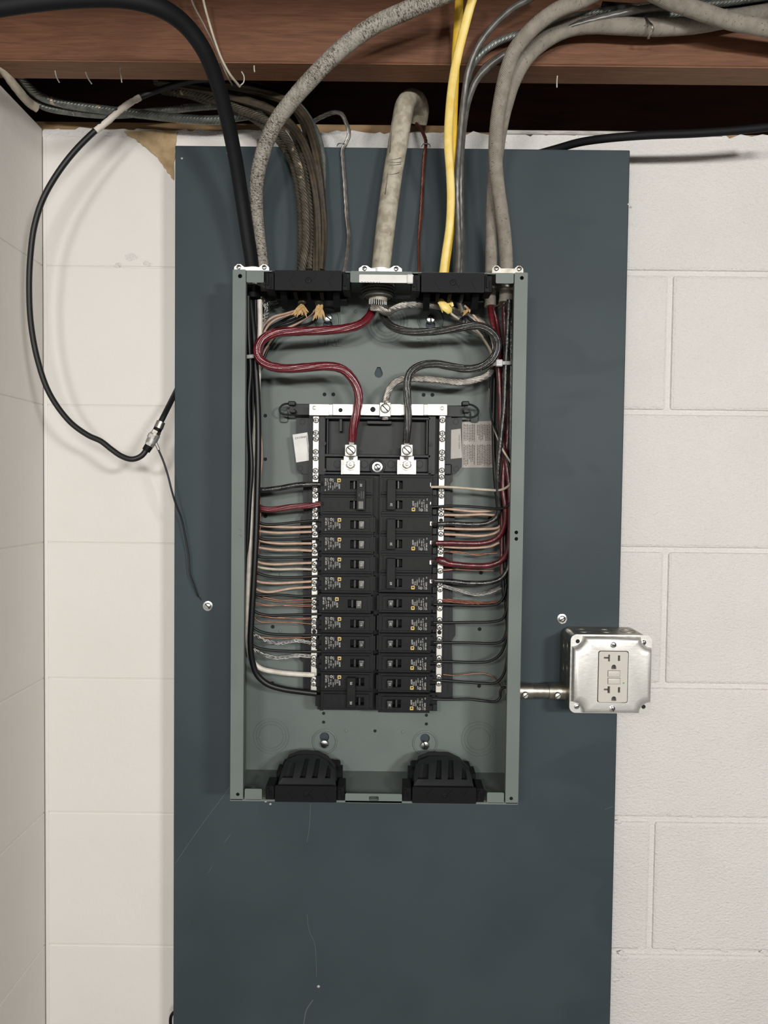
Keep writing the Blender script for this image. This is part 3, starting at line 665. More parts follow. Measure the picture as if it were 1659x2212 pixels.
# neutral bars with their screws
NSCR = screw_mesh('proto_barscrew', .0031, M['tin'], 2, .0010, ring=.0038)
def neutral_bar(u0t, u1t, u0b, u1b, v0, v1, screws, holes):
    YN = -.042; b = B()
    a0, a1 = P(u0t, v0, YN), P(u1t, v0, YN); c0, c1 = P(u0b, v1, YN), P(u1b, v1, YN)
    x0 = (a0.x + c0.x)/2; x1 = (a1.x + c1.x)/2
    box(b, (x0, YN, c0.z), (x1, YN + .010, a0.z), .0006, 1)
    o = obj('neutral_bar', b, M['tin'], panel)
    for i, v in enumerate(screws):
        z = P(u0t, v, YN).z; share('terminal_screw', NSCR, o, ((x0+x1)/2, YN - .0006, z), random.uniform(0, PI))
    for v in holes:
        z = P(u0t, v, YN).z; share('screw_hole_shade', HOLE, o, ((x0+x1)/2, YN - .0003, z))
    return o
neutral_bar(674, 687, 673, 686, 899, 1497, [908, 935, 948, 976, 990, 1017, 1031, 1058, 1071, 1100, 1112, 1138, 1152, 1178, 1191, 1217, 1231, 1257, 1271, 1300, 1312, 1340, 1353, 1379, 1392, 1421, 1434, 1466, 1476], [1124, 1364])
neutral_bar(946, 959, 944.5, 957, 898, 1496, [908, 936, 949, 977, 990, 1016, 1030, 1058, 1071, 1099, 1111, 1139, 1153, 1180, 1192, 1233, 1261, 1273, 1300, 1314, 1339, 1355, 1380, 1395, 1421, 1436, 1462, 1476], [1366, 1124])
# main lugs
def main_lug(u):
    b = B(); ubox(b, u - 12.5, 960, u + 12.5, 985, -.058, -.046, .0007)
    o = obj('main_lug', b, M['lug'], panel)
    share('lug_screw', LUGS, o, P(u, 972.5, -.0586), .75)
    s = B(); ubox(s, u - 15, 985, u + 15, 1004, -.047, -.043, .0004); ubox(s, u - 20, 993, u + 20, 1025, -.044, -.040, .0005); ubox(s, u - 21, 993, u - 17, 1025, -.050, -.042, .0005); obj('lug_base', s, M['lug'], o)
    n = B(); c = P(u, 1003, -.047); lathe(n, c, (0, -1, 0), [(.0078, 0), (.0078, .0010), (.0062, .0012), (.0058, .0010)], 24); lathe(n, c, (0, -1, 0), [(.0056, .001), (.0056, .0042), (.0046, .005), (.0028, .005), (.0026, .0075), (.0012, .0080), (0, .0076)], 6)
    obj('lug_nut', n, M['galv'], o); return o
main_lug(757.5); main_lug(879)
share('tray_screw', SCR, tray_o, P(815, 1009, -.037), .9)
# stickers on the tray wings
def sticker(pts, y, mat, name, label):
    b = B(); plate(b, upoly(pts, y), [], y - .0003, y); o = obj(name, b, mat, panel); o['label'] = label; return o
YSK = YT - .0042
s1 = sticker([(632, 939), (664, 934), (671, 994), (640, 999)], YSK, M['label'], 'sticker', 'tilted white sticker on the left tray wing')
xd = (P(664, 934, YSK) - P(632, 939, YSK)).normalized(); zd = (P(632, 939, YSK) - P(640, 999, YSK)).normalized()
b = B(); p = P(637.5, 949, YSK - .0005); add_text(b, 'EAV38485', .0036, p, xd, zd, 0, squeeze=1.05)
p = P(661.5, 946, YSK - .0005); add_text(b, '0202001100664774B', .0030, p, -zd, xd, 0, squeeze=.98); obj('sticker_print', b, M['ink'], s1, smooth=False)
s2 = sticker([(964, 930), (995, 926), (998, 989), (966, 992)], YSK, M['label_dull'], 'sticker', 'dull sticker on the right tray wing')
b = B(); p = P(991, 939, YSK - .0005); add_text(b, 'G2020 T02874', .0030, p, -Z_, X_, 0); obj('sticker_print', b, M['ink_soft'], s2, smooth=False)
s3 = sticker([(998, 912), (1064, 909), (1070, 1010), (997, 1010)], YB - .0006, M['label_dull'], 'instruction_label', 'beige paper label with fine print in two columns')
b = B(); rr = random.Random(5)
for i in range(18):
    u = 1002 + i*3.6
    if i in (7,): continue
    for v0, v1 in ((916, 954), (960, 1007)):
        v = v0 + (rr.uniform(0, 3) if i % 5 else 0); vend = v1 - (rr.uniform(0, 14) if rr.random() < .4 else rr.uniform(0, 3))
        while v < vend:
            ln = rr.uniform(2, 6); a, c = P(u, v, YB - .001), P(u + 1.7, min(v + ln, vend), YB - .001)
            f = b.faces.new([b.verts.new(q) for q in ((a.x, YB - .0010, a.z), (c.x, YB - .0010, a.z), (c.x, YB - .0010, c.z), (a.x, YB - .0010, c.z))]); v += ln + rr.uniform(.7, 1.3)
obj('fine_print', b, M['ink_soft'], s3, smooth=False)

# ------------------------------------------------------------------ circuit breakers
YBR = -.0555; PITCHB = .0254
def breaker_meshes(npole):
    """meshes in local coordinates: x towards the panel centre, z up, -y to the viewer; wire end at -x"""
    out = {}
    H_ = PITCHB*npole; zc = [0] if npole == 1 else [PITCHB/2, -PITCHB/2]
    body = B(); pan = B()
    for z in zc:
        hh = .01245
        plate(body, rect(-.0335, z - hh, .0335, z + hh), [rect(.0040, z - .0054, .0222, z + .0054)], .0022, .014); box(body, (-.0335, .0139, z - hh), (.0335, .030, z + hh))
        box(body, (-.0325, .0010, z + .0093), (.0315, .004, z + hh - .0005), .0004, 1); box(body, (-.0325, .0010, z - hh + .0005), (.0315, .004, z - .0093), .0004, 1)
        if npole == 1:
            for s in (1, -1): box(body, (-.0372, .0030, z + s*.0058 - .0028), (-.0330, .0090, z + s*.0058 + .0028), .0004, 1)
            box(body, (.0330, .0036, z - .0098), (.0365, .012, z + .0098), .0004, 1)
        else:
            box(body, (-.0345, .0030, z - .0112), (-.0330, .020, z + .0112), .0004, 1)
        box(body, (-.0420, .0125, z - .0110), (-.0330, .028, z + .0040), .0005, 1)      # terminal block
        rec = rect(.0040, z - .0054, .0222, z + .0054)
        plate(pan, rrect(-.0300, z - .0090, .0285, z + .0090, .0006, 2), [rec], 0.0, .0024)
        for (xa, xb) in ((-.0070, .0030), (.0232, .0283)): box(pan, (xa, -.00008, z + .0028), (xb, .0005, z + .0030))
        box(pan, (.0283, -.0001, z - .0085), (.0286, .0004, z + .0085))
        box(pan, (-.0070, -.00008, z - .0088), (-.0068, .0005, z + .0028))
    out['body'] = body; out['faceplate'] = pan
    return out
def print_bm(zc):
    b = B(); lg = B()
    def col(x, z, s, size, sq=1.0): add_text(b, s, size, (x, -.0002, zc + z), -Z_, X_, 0, squeeze=sq)
    col(-.0108, .0013, 'HOM', .0032, .85); col(-.0118, .0036, 'SWD HACR', .0010)
    col(-.0137, .0030, '10 kA', .0022); col(-.0160, .0035, '120/240V~', .0019); col(-.0182, .0080, 'LISTED', .0016); col(-.0186, -.0010, '60/75 C', .0018)
    col(-.0216, .0032, 'CIR. BKR.', .0019); col(-.0240, -.0015, 'ISS. 401', .0018); col(-.0252, .0080, 'CU-AL', .0016); col(-.0245, .0034, 'ONLY', .0016)
    col(-.0282, .0082, 'DP-4075', .0028, .95); col(-.0282, -.0058, 'MX', .0018)
    for k in range(2):     # listing mark ring
        n = 16; r0, r1 = .0013, .0017; c = (-.0205, zc + .0064)
        vs = [[b.verts.new((c[0] + r*math.cos(2*PI*i/n), -.0002, c[1] + r*math.sin(2*PI*i/n))) for i in range(n)] for r in (r0, r1)] if k == 0 else None
        if vs:
            for i in range(n): b.faces.new((vs[0][i], vs[0][(i+1) % n], vs[1][(i+1) % n], vs[1][i]))
    add_text(b, 'UL', .0016, (-.0209, -.0002, zc + .0075), -Z_, X_, 0, squeeze=.8)
    # square-in-square mark
    o = (-.0124, zc + .0036); S = .0046
    plate(lg, rrect(o[0], o[1], o[0] + S, o[1] + S, .0008, 3), [rrect(o[0] + .0011, o[1] + .0011, o[0] + S - .0011, o[1] + S - .0011, .0003, 2)], -.0003, 0)
    dt = B(); box(dt, (o[0] + .0016, -.0003, o[1] + .0014), (o[0] + S - .0016, 0, o[1] + S - .0017))
    box(lg, (o[0] + .0011, -.0003, o[1] + S - .0016), (o[0] + S - .0011, 0, o[1] + S - .0011))
    return b, lg, dt
def num_bm(s, x, z, y, size):
    b = B(); add_text(b, s, size, (x - size*.36, y, z), -Z_, X_, 0, 'CENTER'); return b
SRC = {}
def mesh_of(key, fn, mat, smooth=True):
    if key not in SRC:
        o = obj(key[0], fn(), mat, None, (0, 0, 0), smooth); SRC[key] = o.data; bpy.data.objects.remove(o)
    return SRC[key]
def put(name, me, parent, roty=0.0):
    o = bpy.data.objects.new(name, me); COL.objects.link(o); o.parent = parent; return o
def toggle_bm(x0, x1, z0, z1):
    b = B()
    vs = [b.verts.new(q) for q in ((x0 - .0006, .0135, z0), (x1 + .0002, .0135, z0), (x1 + .0002, .0135, z1), (x0 - .0006, .0135, z1), (x0, -.0068, z0 + .0003), (x1, -.0068, z0 + .0003), (x1, -.0068, z1 - .0003), (x0, -.0068, z1 - .0003))]
    for f in ((0, 1, 5, 4), (1, 2, 6, 5), (2, 3, 7, 6), (3, 0, 4, 7), (4, 5, 6, 7), (0, 3, 2, 1)): b.faces.new([vs[i] for i in f])
    bmesh.ops.bevel(b, geom=b.edges[:], offset=.0004, segments=2, profile=.5, affect='EDGES'); return b
def base_bm(z):
    b = B(); box(b, (.0085, .0004, z - .0050), (.0112, .0135, z + .0050), .0004, 1); return b
def breaker(u, v, amps, npole, flip, label, group, off=False, hi='handle_dark'):
    c = P(u, v, YBR); r = thing('circuit_breaker', label, 'circuit breaker', c, group); r.rotation_euler = (0, PI if flip else 0, 0)
    key = npole
    ms = breaker_meshes(npole) if ('body', key) not in SRC else None
    for nm, mt in (('body', 'breaker'), ('faceplate', 'breaker')):
        put(nm, mesh_of((nm, key), (lambda nm=nm: ms[nm]), M[mt]), r)
    zp = 0 if npole == 1 else PITCHB/2
    pb = None
    if ('print', key) not in SRC: pb = print_bm(zp)
    put('printing', mesh_of(('print', key), lambda: pb[0], M['print'], False), r); put('square_mark', mesh_of(('mark', key), lambda: pb[1], M['logo']), r); put('mark_centre', mesh_of(('dot', key), lambda: pb[2], M['ink']), r)
    hx0, hx1 = (.0152, .0219) if not off else (.0024, .0090)
    if npole == 1:
        t = put('toggle', mesh_of(('toggle', hi), lambda: toggle_bm(hx0, hx1, -.0052, .0052), M[hi]), r)
        put('toggle_ridge', mesh_of(('ridge', 0), lambda: base_bm(0), M['handle_dark']), t)
        put('rating', mesh_of(('num', amps), lambda: num_bm(amps, (hx0+hx1)/2, 0, -.0071, .0040), M['print'], False), t)
    else:
        x0, x1 = hx0 - .0024, hx1 + .0024
        def tie():
            b = B(); box(b, (x0, -.0072, -.0196), (x1, .0, .0196), .0006, 1)
            for z in (PITCHB/2, -PITCHB/2):
                plate(b, rect(x0 + .0012, z - .0062, x1 - .0012, z + .0062), [rect(x0 + .0022, z - .0052, x1 - .0022, z + .0052)], -.0076, -.0070)
            return b
        t = put('handle_tie', mesh_of(('tie', off), tie, M['breaker']), r)
        zz = {'30L': (PITCHB/2,), '50': (PITCHB/2, -PITCHB/2)}.get(amps + ('L' if not flip else ''), None)
        if zz is None: zz = (PITCHB/2,) if flip else (PITCHB/2,)
        if amps == '50': zz = (PITCHB/2, -PITCHB/2)
        for z in zz: put('rating', mesh_of(('num2', amps, z, off), lambda z=z: num_bm(amps, (hx0+hx1)/2, z, -.0078, .0040), M['print'], False), t)
        if amps == '30' and not flip:
            def tx():
                b = B()
                for i, s in enumerate(('INTERNAL', 'COMMON', 'TRIP')): add_text(b, s, .0022, ((x0+x1)/2 + .0024 - i*.0027, -.0075, 0), -Z_, X_, 0, 'CENTER', .9)
                return b
            put('tie_lettering', mesh_of(('tietext',), tx, M['handle'], False), t)
            put('toggle', mesh_of(('tog2',), lambda: (lambda b: (box(b, (x0 + .0024, -.0079, -PITCHB/2 - .005), (x1 - .0024, -.006, -PITCHB/2 + .005), .0004, 1), b)[1])(B()), M['handle']), r)
        for z in (PITCHB/2, -PITCHB/2):
            put('toggle_ridge', mesh_of(('ridge2', z, off), lambda z=z: (lambda b: (box(b, ((.0085 if not off else .0150), -.0004, z - .0050), ((.0108 if not off else .0175), .0135, z + .0050), .0003, 1), b)[1])(B()), M['handle_dark']), r)
    return r
GB = 'circuit breakers in the two columns'
UL_, UR_ = 750, 876.5
breaker(UL_ - 1, 1069, '30', 2, False, 'double-pole black breaker marked 30 at the top of the left column', GB)
for i, (v, a, lab) in enumerate([(1133, '15', 'single black breaker marked 15 just below the double 30 on the left'), (1175.5, '15', 'single black breaker marked 15, second single down the left column'),
        (1218.5, '15', 'single black breaker marked 15, third single down the left column'), (1261, '15', 'single black breaker marked 15, just above the shifted one on the left'),
        (1304, '15', 'tripped-looking black breaker marked 15 sitting shifted left with a pale toggle'), (1347, '15', 'single black breaker marked 15, just below the shifted one on the left'),
        (1390, '15', 'lowest black breaker marked 15 in left column, above the 20'), (1432, '20', 'only single breaker marked 20 in the left column')]):
    breaker(UL_ + (-5.5 if i == 4 else 0), v, a, 1, False, lab, GB, hi='handle' if i in (0, 1, 2, 3, 4) else 'handle_dark')
breaker(UL_ - .5, 1493.5, '50', 2, False, 'double-pole black breaker marked 50 at the bottom of the left column', GB, off=True)
breaker(UR_, 1069, '20', 2, True, 'double-pole black breaker marked 20 at the top of the right column', GB)
breaker(UR_ - .5, 1153.5, '30', 2, True, 'double-pole black breaker marked 30, second in the right column', GB)
breaker(UR_ - 1, 1238, '60', 2, True, 'double-pole black breaker marked 60, third in the right column', GB)
for i, (v, a, lab) in enumerate([(1303.5, '20', 'single breaker marked 20 directly below the double 60'), (1347, '20', 'single breaker marked 20, second below the double 60'), (1390, '20', 'single breaker marked 20, third below the double 60'),
        (1433, '20', 'single breaker marked 20 directly above the lone 15 on the right'), (1476, '15', 'only single breaker marked 15 in the right column'), (1520, '20', 'single breaker marked 20 at the very bottom of the right column')]):
    breaker(UR_ - 1.5 - i*.5, v, a, 1, True, lab, GB)
# bare conductor ends and lugs at the breaker terminals
def term(u, v, w_, h_, mat='tin'):
    b = B(); ubox(b, u - w_/2, v - h_/2, u + w_/2, v + h_/2, YBR + .001, YBR + .010, .0006); return tag(obj('terminal_end', b, M[mat], panel))
for v in (1131, 1172, 1214, 1255):
    b = B()
    for i in range(4): tube(b, upath([(943, v - 2.4 + i*1.6, -.052), (937, v - 3.6 + i*2.4, -.055), (932, v - 2 + i*1.3, -.0565)], .55, 3), 5)
    tag(obj('wire_end', b, M['alu'], angle=80), 'bare strand tuft on the right at the ' + {1131: 'end of the upper black taped wire', 1172: 'end of the upper red taped wire', 1214: 'end of the bulging lower red wire', 1255: 'end of the lower black taped wire'}[v], 'wire end')
term(930, 1047, 2.5, 10); term(930, 1087, 3, 7); term(931, 1131, 5, 10); term(931, 1172, 5, 9); term(930, 1215, 5, 10); term(931, 1256, 6, 9)

# ------------------------------------------------------------------ branch wires (each one a thing)
def wire(label, mat, r, pts, name='branch_wire', cat='wire', group=None, flat=1.0, sides=8, wob=0.0, dents=0.0, sub=7):
    b = B(); tube(b, upath(pts, r, sub), sides, flat, wob, dents); return tag(obj(name, b, M[mat], angle=80), label, cat, group)
def strand_wire(label, mat, lay, n, rs, pitch, pts, name='bare_wire', cat='wire', group=None, fray=.15, core=None):
    b = B(); p = upath(pts, lay, 7); twist(b, p, n, rs/1000.0, pitch, fray=fray)
    if core: tube(b, [(q, r*core) for q, r in p], 8)
    return tag(obj(name, b, M[mat], angle=80), label, cat, group)
yb, yn, yt = -.052, -.040, -.048       # bundle depth, neutral-bar depth, breaker-terminal depth
GL = 'branch wires on the left'; GR = 'branch wires on the right'
ordl = ['first', 'second', 'third', 'fourth', 'fifth', 'sixth', 'seventh', 'eighth', 'ninth', 'tenth', 'eleventh']
blackL = [[(552, 1122), (566, 1131), (600, 1132), (640, 1128), (694, 1123)], [(552, 1156), (566, 1164), (600, 1166), (640, 1165), (694, 1163)], [(550, 1196), (563, 1203), (600, 1205), (640, 1204), (694, 1203)],
          [(546, 1231), (562, 1240), (590, 1246), (640, 1247), (694, 1244)], [(544, 1282), (562, 1286), (600, 1285), (650, 1288), (692, 1287)], [(541, 1312), (553, 1322), (572, 1328), (630, 1328), (694, 1326)],
          [(540, 1345), (551, 1358), (572, 1367), (620, 1371), (694, 1371)], [(540, 1390), (553, 1398), (580, 1404), (640, 1407), (694, 1408)]]
descL = ['ending at the first 15 breaker below the double 30', 'ending at the second single breaker', 'ending at the third single breaker', 'ending at the fourth single breaker', 'ending at the shifted breaker', 'ending just below the shifted breaker', 'ending at the lowest 15 breaker', 'ending at the left-column 20 breaker']
for p, d in zip(blackL, descL):
    wire('thin black wire on the left ' + d, 'blk_wire', 1.75, [(u, v, yb + (yt - yb)*min(1, (u - 545)/110)) for u, v in p], group=GL)
tanL = [[(556, 1132), (572, 1136), (600, 1138), (640, 1139), (673, 1138)], [(554, 1146), (572, 1149), (600, 1151), (640, 1150), (673, 1149)], [(553, 1162), (566, 1169), (600, 1174), (640, 1174), (673, 1174)], [(553, 1181), (566, 1184), (600, 1188), (640, 1188), (675, 1190)],
        [(550, 1210), (564, 1216), (590, 1219), (640, 1217), (673, 1216)], [(547, 1251), (560, 1257), (590, 1260), (640, 1258), (673, 1256)], [(546, 1266), (556, 1274), (578, 1279), (630, 1271), (674, 1268)]]
dT = ['highest of all the tan wires', 'second tan wire from the top', 'third tan wire from the top', 'fourth tan wire from the top', 'fifth tan wire down, above an off-white wire', 'sixth tan wire from the top', 'lowest tan wire, curving up to the bar']
for p, d in zip(tanL, dT): wire('tan wire on left side, ' + d, 'tan', 1.7, [(u, v, yb + .006 + (yn - yb - .006)*min(1, (u - 545)/110)) for u, v in p], group=GL)
wire('off-white printed wire among the tan wires on the left', 'offwhite', 1.7, [(548, 1221, yb), (563, 1226, yb + .003), (600, 1230, -.044), (640, 1229, -.041), (675, 1230, yn)], group=GL)
cuL = [([(547, 1284), (570, 1290), (610, 1297), (640, 1296), (673, 1296)], 'upper of two thin copper wires below the tan wires'), ([(546, 1300), (570, 1306), (600, 1308), (640, 1309), (673, 1310)], 'lower of two thin copper wires beside the shifted breaker'),
       ([(560, 1330), (590, 1334), (630, 1336), (673, 1335)], 'copper wire just below the sixth black wire'), ([(546, 1322), (551, 1335), (562, 1343), (610, 1344), (640, 1345), (673, 1348)], 'copper wire bent sharply at the bundle, ending low'),
       ([(543, 1366), (555, 1374), (590, 1378), (640, 1378), (673, 1377)], 'bright single copper wire above the frayed silver strands')]
for p, d in cuL: wire('thin bare ' + d, 'copper', .75, [(u, v, yb + .002 + (yn - yb)*min(1, (u - 545)/110)) for u, v in p], name='ground_wire', group=GL, sides=6)
for p, d in [([(556, 1290), (590, 1298), (640, 1301), (673, 1299)], 'second strand beside the upper thin copper wire'), ([(600, 1333), (640, 1337), (673, 1338)], 'second strand beside the short copper wire'), ([(547, 1305), (580, 1309), (640, 1306), (673, 1307)], 'second strand beside the lower thin copper wire')]:
    wire('hair-thin copper ' + d, 'copper', .55, [(u, v, -.047 + .006*min(1, (u - 545)/110)) for u, v in p], name='ground_wire', group=GL, sides=6)
strand_wire('loose frayed silver strands on the left below the bright copper wire', 'alu', 2.0, 7, .55, .06, [(542, 1362, yb), (553, 1374, yb), (572, 1384, -.048), (600, 1389, -.045), (640, 1384, -.043), (674, 1389, yn)], group=GL, fray=.5)
strand_wire('lower silver strand bundle on left, above thick white wire', 'alu', 2.1, 7, .55, .09, [(543, 1396, yb), (554, 1408, yb), (572, 1416, -.048), (600, 1421, -.045), (640, 1416, -.043), (674, 1418, yn)], group=GL, fray=.3)
wire('thick black taped wire on the left entering the top double 30', 'blk_wrap', 3.6, [(548, 1052, -.050), (562, 1058, -.052), (600, 1055, -.053), (640, 1048, -.053), (670, 1046, -.052), (692, 1046, -.050, 3.0)], group=GL, sides=12, dents=.03)
wire('thick red taped wire on the left entering the top double 30', 'red', 4.0, [(552, 1088, -.050, 3.6), (562, 1097, -.052), (582, 1101, -.053), (630, 1095, -.053), (670, 1092, -.052), (692, 1089, -.050, 3.2)], group=GL, sides=12, dents=.03)
for v, who in ((1045, 'black'), (1088, 'red')):
    b = B()
    for i in range(5): tube(b, upath([(689, v - 3 + i*1.6, -.050), (695, v - 5 + i*2.4, -.054), (699, v - 2 + i, -.0565)], .5, 3), 5)
    tag(obj('wire_end', b, M['alu'], angle=80), 'bare strand tuft of the %s taped wire at the top left breaker' % who, 'wire end')
wire('thick white wire curving from left bundle to the double 50', 'white_wire', 3.3, [(561, 648, -.060), (562, 700, -.058), (560, 760, -.056), (559, 800, -.054), (556, 860, -.052), (551, 930, -.052), (547, 1000, -.055), (544, 1080, -.058), (541, 1160, -.058), (537, 1250, -.058), (535, 1340, -.056), (536, 1395, -.054), (544, 1425, -.052), (562, 1443, -.050), (600, 1452, -.049), (640, 1456, -.048), (680, 1458, -.048)], name='feeder_wire', group='feeder wires in the left gutter', sides=12)
wire('thickest black wire curving under all others to the double 50', 'blk_wire', 3.9, [(541, 650, -.052), (548, 720, -.056), (553, 800, -.058), (557, 880, -.060), (558, 960, -.062), (556, 1060, -.063), (553, 1160, -.063), (548, 1260, -.062), (543, 1340, -.061), (541, 1390, -.060), (545, 1428, -.057), (556, 1458, -.054), (577, 1477, -.052), (610, 1488, -.050), (650, 1494, -.049), (684, 1498, -.048)], name='feeder_wire', group='feeder wires in the left gutter', sides=12)
# gutter fillers on the left
for i, (pts, r) in enumerate([([(536, 640, -.066), (537, 720, -.066), (541, 800, -.066), (537, 860, -.068), (539, 930, -.068), (543, 1010, -.068), (539, 1080, -.066), (534, 1180, -.060), (531, 1260, -.05)], 3.0),
                              ([(532, 700, -.060), (531, 800, -.062), (532, 900, -.062), (533, 1000, -.064), (531, 1100, -.064), (527, 1200, -.062)], 3.2),
                              ([(552, 640, -.045), (554, 760, -.045), (556, 880, -.046), (557, 1010, -.048), (554, 1100, -.05), (551, 1200, -.05), (546, 1300, -.05), (540, 1392, -.05)], 3.4),
                              ([(545, 700, -.040), (547, 860, -.038), (548, 1000, -.038), (546, 1130, -.04), (541, 1280, -.044)], 3.6),
                              ([(539, 690, -.032), (540, 860, -.03), (540, 1000, -.03), (538, 1130, -.03), (534, 1270, -.032)], 3.6)]):
    wire('black wire in left gutter, ' + ['nearest the flange with a grey sheen', 'half hidden behind the left flange', 'beside the white feeder on the inner side', 'deep behind the white feeder', 'deepest against the side wall'][i], 'blk_wire', r, pts, name='gutter_wire', group='black wires in the left gutter')
for i, (pts, mt, r) in enumerate([([(562, 932, -.046), (565, 960, -.046), (565, 1000, -.046), (562, 1035, -.046), (563, 1060, -.046)], 'tan', 1.3), ([(563, 1108, -.046), (562, 1150, -.046), (558, 1200, -.046), (555, 1250, -.046), (550, 1300, -.046)], 'copper', .8),
                                  ([(561, 1060, -.044), (562, 1090, -.044), (560, 1130, -.044), (560, 1180, -.044), (553, 1240, -.044), (549, 1290, -.044), (546, 1330, -.046)], 'copper', .8), ([(557, 1140, -.046), (555, 1190, -.046), (553, 1230, -.046), (551, 1260, -.046), (548, 1310, -.048), (545, 1345, -.048)], 'tan', 1.0)]):
    wire(['tan wire bulging out of left gutter above the black taped wire', 'copper wire running down the right edge of left gutter', 'second copper wire twisted along the left gutter edge', 'tan wire tucked into the left gutter edge low down'][i], mt, r, pts, name='gutter_wire', sides=6)
# right side branch wires
wire('pale tan wire at top right going to the double 20', 'offwhite', 1.7, [(931, 1052, -.0525), (965, 1052, -.052), (1000, 1054, -.052), (1050, 1058, -.055), (1082, 1058, -.066), (1098, 1050, -.072), (1108, 1036, -.074)], group=GR)
wire('black wire at top right below the pale tan wire', 'blk_wire', 1.7, [(931, 1095, -.0515), (970, 1093, -.0505), (1010, 1094, -.051), (1050, 1097, -.055), (1082, 1099, -.064), (1098, 1092, -.070), (1107, 1078, -.072)], group=GR)
tanR = [([(957, 1098), (985, 1101), (1030, 1105), (1070, 1101), (1084, 1094)], 'highest tan wire on the right'), ([(957, 1112), (1000, 1113), (1040, 1111), (1073, 1112), (1084, 1106)], 'second tan wire on the right, above the black taped wire'), ([(957, 1141), (1000, 1143), (1040, 1143), (1075, 1140), (1084, 1132)], 'tan wire just below the black taped wire on the right'),
        ([(960, 1154), (1000, 1156), (1030, 1158), (1058, 1155), (1076, 1148), (1084, 1138)], 'reddish tan wire just above the red taped wire on the right'), ([(957, 1181), (990, 1183), (1030, 1183), (1060, 1180), (1078, 1172)], 'tan wire half hidden under the upper red taped wire')]
for p, d in tanR: wire(d, 'tan', 1.7, [(u, v, yn + (-.046 - yn)*max(0, (u - 957)/120)) for u, v in p], group=GR)
strand_wire('twisted copper pair between the two red taped wires on the right', 'copper', .9, 2, .75, .055, [(945, 1193, yn), (975, 1192, yn), (1000, 1194, yn), (1030, 1198, -.042), (1055, 1196, -.044), (1074, 1194, -.046)], name='ground_wire', group=GR, fray=.02)
wire('thin copper wire just below the lower red taped wire', 'copper', .7, [(957, 1231, yn), (985, 1230, yn), (1020, 1232, -.042), (1066, 1233, -.045)], name='ground_wire', group=GR, sides=6)
wire('short copper wire stub under the lower red taped wire', 'copper', .6, [(957, 1233, yn - .001), (975, 1231, yn), (990, 1227, -.043)], name='ground_wire', group=GR, sides=6)
strand_wire('silver and copper frayed strands on right below the black taped wire', 'alu', 1.9, 7, .5, .07, [(957, 1266, yn), (990, 1275, yn), (1030, 1284, -.043), (1060, 1278, -.046), (1082, 1268, -.05)], group=GR, fray=.5)
strand_wire('bundle of red copper strands on the right', 'copper_red', 1.9, 7, .7, .12, [(945, 1296, yn), (975, 1298, yn), (1010, 1301, -.042), (1045, 1304, -.044), (1078, 1302, -.048)], name='ground_wire', group=GR, fray=.15)
blkR = [([(936, 1305), (960, 1306), (1000, 1307), (1050, 1308), (1075, 1304), (1088, 1290), (1094, 1262)], 'black wire on right just below the red copper strands'), ([(936, 1345), (970, 1345), (1020, 1344), (1065, 1343), (1086, 1336), (1095, 1312), (1098, 1270)], 'black wire on right to the second 20 below the double 60'),
        ([(936, 1388), (970, 1388), (1030, 1389), (1066, 1390), (1085, 1384), (1095, 1360), (1098, 1300)], 'black wire on right to the third 20 below the double 60'), ([(936, 1429), (970, 1429), (1030, 1431), (1058, 1428), (1079, 1415), (1092, 1385), (1097, 1320)], 'black wire on right curving to the 20 above the lone 15'),
        ([(934, 1469), (960, 1470), (1000, 1473), (1045, 1476), (1070, 1475), (1086, 1460), (1096, 1420), (1098, 1350)], 'black wire on the right ending at the lone 15'), ([(932, 1510), (965, 1511), (1010, 1510), (1045, 1514), (1070, 1515), (1080, 1507), (1081, 1494), (1086, 1486), (1098, 1484)], 'lowest black wire on the right, from conduit hole to bottom 20')]
for i, (p, d) in enumerate(blkR): wire(d, 'blk_wire', 1.75, [(u, v, yt + (-.056 - yt)*max(0, min(1, (u - 1040)/50))*(1 if i < 5 else -.35)) for u, v in p], group=GR)
wire('copper ground wire arching down to the conduit hole on the right', 'copper', .8, [(957, 1457, yn), (980, 1459, yn), (1015, 1456, -.043), (1045, 1455, -.045), (1066, 1462, -.046), (1076, 1474, -.044), (1084, 1486, -.040)], name='ground_wire', group=GR, sides=6)
wire('black taped thick wire on right entering the double 30', 'blk_wrap', 3.4, [(1100, 648, -.072), (1096, 720, -.073), (1092, 800, -.074), (1089, 880, -.073), (1083, 940, -.071), (1076, 1010, -.067), (1076, 1060, -.062), (1079, 1095, -.058), (1072, 1118, -.055), (1052, 1130, -.054), (1015, 1133, -.053), (980, 1131, -.0525), (945, 1132, -.052, 3.0)], name='feeder_wire', group='taped wires on the right', sides=12, dents=.03)
wire('upper red taped wire on right entering the double 30', 'red_wrap', 3.5, [(1089, 655, -.058), (1091, 720, -.058), (1096, 800, -.060), (1099, 880, -.060), (1096, 950, -.060), (1088, 1010, -.062), (1087, 1060, -.064), (1092, 1100, -.064), (1090, 1135, -.061), (1076, 1160, -.057), (1050, 1172, -.054), (1010, 1174, -.053), (975, 1173, -.0525), (942, 1173, -.052)], name='feeder_wire', group='taped wires on the right', sides=12, dents=.03)
wire('lower red taped wire on right, bulging at the neutral bar', 'red_wrap', 3.6, [(1059, 650, -.048), (1061, 684, -.054), (1068, 720, -.058), (1076, 790, -.060), (1081, 860, -.060), (1082, 930, -.060), (1094, 1000, -.066), (1101, 1060, -.068), (1102, 1130, -.067), (1099, 1180, -.063), (1088, 1206, -.058), (1062, 1220, -.055), (1020, 1222, -.0535), (985, 1219, -.053), (968, 1217, -.053, 4.4), (956, 1212, -.053, 5.6), (949, 1210, -.052, 5.2), (943, 1212, -.052, 2.8)], name='feeder_wire', group='taped wires on the right', sides=12, dents=.03)
